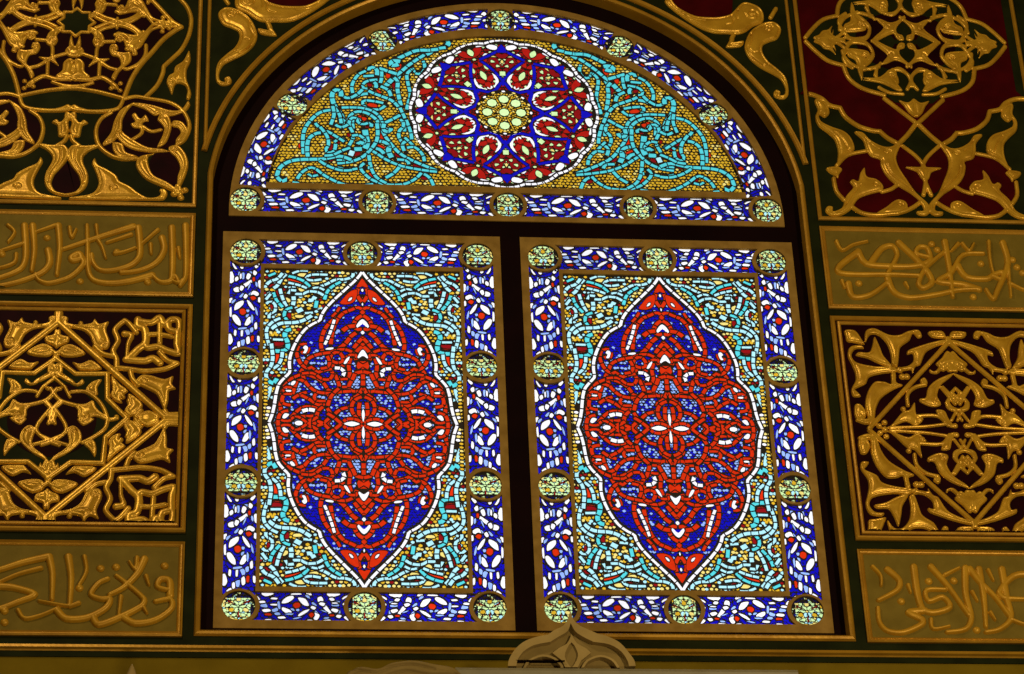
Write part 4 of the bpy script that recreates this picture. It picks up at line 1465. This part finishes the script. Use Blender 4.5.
for wi, (xc, side) in enumerate(((-.6205, 'left'), (.6205, 'right'))):
    w = empty('window_%d' % (wi + 2), (xc, D, .9425)); tag(w, 'lower %s rectangular coloured glass window with a red and blue almond medallion' % side, None, None, 'structure')
    link('plaster_lattice', fr_me, w)
    g = link('almond_medallion', alm, w, (0, GY, 0)); g['label'] = 'red and blue almond of coloured glass edged in white'
    for m in corner_me: link('corner_glazing', m, w, (0, GY, 0))
    for k, (x, z) in enumerate(med_spots): link('medallion', cham[(k + wi) % 3], w, (x, GY - .002, z))
    for k, (x, z) in enumerate(vs_spots): link('border_strip', vm_[k % 2], w, (x, GY, z))
    for k, (x, z) in enumerate(hs_spots): link('border_strip', hm_[k % 2], w, (x, GY, z))

# lunette
w = empty('window_1', (0, D, LZ)); tag(w, 'upper arched coloured glass window with a round red and white rosette', None, None, 'structure')
RMED = 1.081; ZB = 2.054 - LZ
lm = [(x, ZB) for x in (-1.11, -.555, 0, .555, 1.11)] + [(RMED * cos(math.radians(a)), RMED * sin(math.radians(a))) for a in (32, 61, 90, 119, 148)]
zc = 0; a0 = math.asin((LBZ - LCZ) / LR0)
fld = arc(0, LCZ - LZ, LR0, a0, pi - a0, 60)
def ringhole(a1, a2, r0, r1, ends):
    """curved strip between angles, bitten by circles centred on the neighbouring medallions"""
    rr = .084; out = []
    for r, A, B in ((r1, a1, a2), (r0, a2, a1)):
        out += [(r, a) for a in np.linspace(A, B, 13)]
    pts = [(r * cos(a), r * sin(a)) for r, a in out]
    res = []
    for x, z in pts:
        for cx, cz in ends:
            d = hypot(x - cx, z - cz)
            if d < rr: x, z = cx + (x - cx) * rr / d, cz + (z - cz) * rr / d
        if not res or hypot(x - res[-1][0], z - res[-1][1]) > .004: res.append((x, z))
    return res
A_ = [math.atan2(ZB, 1.11)] + [math.radians(a) for a in (32, 61, 90, 119, 148)] + [pi - math.atan2(ZB, 1.11)]
mc = [(1.11, ZB)] + [lm[5 + i] for i in range(5)] + [(-1.11, ZB)]
dA = .0845 / RMED
holes = [fld] + [circ(x, z, RM, 28) for x, z in lm] + [strip_hole(x, ZB, SW - .001, .2775 - .0855, False) for x in (-.8325, -.2775, .2775, .8325)]
r0, r1 = 1.033, 1.146
for i in range(6):
    lo_ = A_[i] + (dA if i else .095); hi_ = A_[i + 1] - (dA if i < 5 else .095)
    am_ = (lo_ + hi_) / 2; h = (hi_ - lo_) / 2 * RMED
    holes.append(ringhole(lo_ - .03, hi_ + .03, r0, r1, [mc[i], mc[i + 1]]))
    mf = lambda x, y, am_=am_: ((RMED + .008 + x) * cos(am_ + y / RMED), (RMED + .008 + x) * sin(am_ + y / RMED))
    p, b = strip_pane(h + .045, mf, 10 + i, (-1, 1) if i % 2 else (-1, -1))
    link('border_strip', p.build('border_strip', b), w, (0, GY, 0))
hb = [strip_mesh(.2775 - .0855 + .04, 6, (1, 1), True), strip_mesh(.2775 - .0855 + .04, 7, (1, 1), True)]
for k, x in enumerate((-.8325, -.2775, .2775, .8325)): link('border_strip', hb[k % 2], w, (x, GY, ZB))
for k, (x, z) in enumerate(lm): link('medallion', cham[k % 3], w, (x, GY - .002, z))
link('plaster_lattice', slab('plaster_lattice', [(x, z - LZ) for x, z in lun_out], holes, 0, .0155, PLASTER), w)
lh = lunette_half(4); off = LBZ - LZ
link('arabesque_glazing', lh, w, (0, GY, off)); link('arabesque_glazing', mirror_mesh(lh, 'arabesque_glazing', -1, 1), w, (0, GY, off))
ro = link('rosette', rosette_mesh(), w, (0, GY, 2.561 - LZ)); ro['label'] = 'round rosette of red, white and cobalt glass'

# ------------------------------------------------------------------ carved crest standing in front of the wall, with its ledge
YC = -.55
cc = crop(480, 580, 4.655, YC)
crest = empty('carved_crest'); 
def cut(name, P, y0, y1, mat, parent, o):
    return link(name, slab(name, [(x - o[0], z - o[1]) for x, z in P], [], y0, y1, mat), parent)
ob = cc('425 412')[0]; crest.location = (ob[0], YC, ob[1])
tag(crest, 'pale carved trefoil crest with a pointed tip, standing below the middle of the windows', 'crest')
def half_sym(txt):
    P = cc(txt); ax = cc('420 300')[0][0]
    L_ = [p for p in P]; return L_
outer = smooth(cc('128 412 132 385 150 350 175 320 210 295 260 277 315 266'), n=3) + smooth(cc('315 266 345 245 385 225 405 195 418 155'), n=3)[1:] + smooth(cc('418 155 432 195 458 222 500 242 545 262'), n=3)[1:] + smooth(cc('545 262 600 278 650 305 690 350 715 385 722 412'), n=3)[1:]
in1 = smooth(cc('168 412 172 385 200 345 250 315 325 300'), n=3) + smooth(cc('325 300 365 275 405 250 420 212'), n=3)[1:] + smooth(cc('420 212 440 250 475 275 525 300'), n=3)[1:] + smooth(cc('525 300 600 312 655 345 685 390 690 412'), n=3)[1:]
in2 = smooth(cc('200 412 225 375 290 350 350 365 385 400 388 412'), n=3)
in3 = smooth(cc('470 412 495 375 560 352 620 372 650 412'), n=3)
tear = smooth(cc('425 296 448 330 455 360 440 395 425 412 408 395 393 360 402 330'), True, 2)
in15 = smooth(cc('335 345 370 320 405 300 425 258'), n=3) + smooth(cc('425 258 450 300 490 322 515 345'), n=3)[1:] + cc('470 380 455 412 395 412 380 380')
rm = lambda P: [(x - ob[0], z - ob[1]) for x, z in P]
link('crest_rim', slab('crest_rim', rm(outer), [rm(in1)], -.02, .06, STONE), crest)
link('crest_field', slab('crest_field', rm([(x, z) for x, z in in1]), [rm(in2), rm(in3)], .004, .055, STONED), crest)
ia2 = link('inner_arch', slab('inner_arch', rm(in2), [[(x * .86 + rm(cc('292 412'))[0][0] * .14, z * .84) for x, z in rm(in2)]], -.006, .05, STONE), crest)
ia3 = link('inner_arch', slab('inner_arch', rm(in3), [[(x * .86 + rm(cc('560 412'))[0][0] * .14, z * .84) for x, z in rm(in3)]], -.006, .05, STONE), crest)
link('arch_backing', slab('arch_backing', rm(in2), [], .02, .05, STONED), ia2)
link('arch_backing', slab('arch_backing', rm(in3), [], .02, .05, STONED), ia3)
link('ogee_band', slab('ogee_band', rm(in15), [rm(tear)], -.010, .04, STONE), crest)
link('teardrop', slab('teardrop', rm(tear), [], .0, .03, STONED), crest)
x0, z0 = cc('165 400')[0]; x1, z1 = cc('392 378')[0]
link('slot_shade', box_mesh('slot_shade', x0 - ob[0], x1 - ob[0], -.022, .0, z0 - ob[1] + .012, z1 - ob[1] - .008, WOOD), crest)  # solid raised bar; its dark colour stands for the shade inside a slot
# ledge below it
YL = -.60
lx0, lz0 = at(455, 668.2, YL); lx1, _ = at(797, 669, YL)
led = empty('ledge_shelf', ((lx0 + lx1) / 2, YL + .1, lz0)); tag(led, 'long grey painted ledge running under the carved crest', 'ledge')
hwL = (lx1 - lx0) / 2
link('ledge_board', box_mesh('ledge_board', -hwL, hwL, -.10, .16, -.045, .0, LEDGE), led)
link('ledge_nosing', sweep('ledge_nosing', [(-hwL, -.03), (hwL, -.03)], [(.03, -.095), (.03, -.105), (.015, -.115), (0, -.112), (-.01, -.10), (-.01, -.095)], LEDGE), led)
link('ledge_body', box_mesh('ledge_body', -hwL + .02, hwL - .02, -.06, .16, FZ - lz0, -.045, STONED), led)
# carved leaf roll lying left of the ledge
gl = at(400, 676, YL)
rl = Relief(-.25, .25, -.10, .12, .003)
rl.leaf([(-.2, -.08), (-.19, -.03), (-.14, -.005), (-.08, -.012), (-.03, .012), (.05, .022), (.12, .008), (.2, -.012), (.23, -.08)], h=.03, r=.02)
rl.groove([(-.17, -.02), (-.1, -.03), (-.04, -.01), (.04, .0), (.12, -.02)], .005, .01)
rl.groove([(-.05, -.05), (.02, -.03), (.1, -.045), (.2, -.04)], .005, .01)
g = link('leaf_carving', rl.build('leaf_carving', STONED, 0.), None, (gl[0], YL, gl[1] + .035)); tag(g, 'dim brown carved leaf roll left of the grey ledge', 'carving')

# slender pale finial whose tip shows at the foot of the left panels
fx, fz = at(132, 664, YL)
def lathe(name, prof, mat, n=20):
    V = [(r * cos(2 * pi * k / n), r * sin(2 * pi * k / n), z) for r, z in prof for k in range(n)]; m = len(prof)
    Fc = [[i * n + k, i * n + (k + 1) % n, (i + 1) * n + (k + 1) % n, (i + 1) * n + k] for i in range(m - 1) for k in range(n)]
    Fc += [list(range(n))[::-1], list(range((m - 1) * n, m * n))]
    return mesh(name, V, Fc, mat, sm=True)
fn = empty('finial', (fx, YL, FZ)); tag(fn, 'slender pale pointed finial rising below the lower left olive panel', 'finial')
hz_ = fz - FZ
link('finial_tip', lathe('finial_tip', [(.030, hz_ - .16), (.032, hz_ - .12), (.024, hz_ - .06), (.010, hz_ - .02), (.002, hz_)], STONE), fn)
link('finial_post', lathe('finial_post', [(.09, 0), (.09, .1), (.05, .16), (.045, hz_ - .3), (.06, hz_ - .24), (.03, hz_ - .16)], STONED), fn)
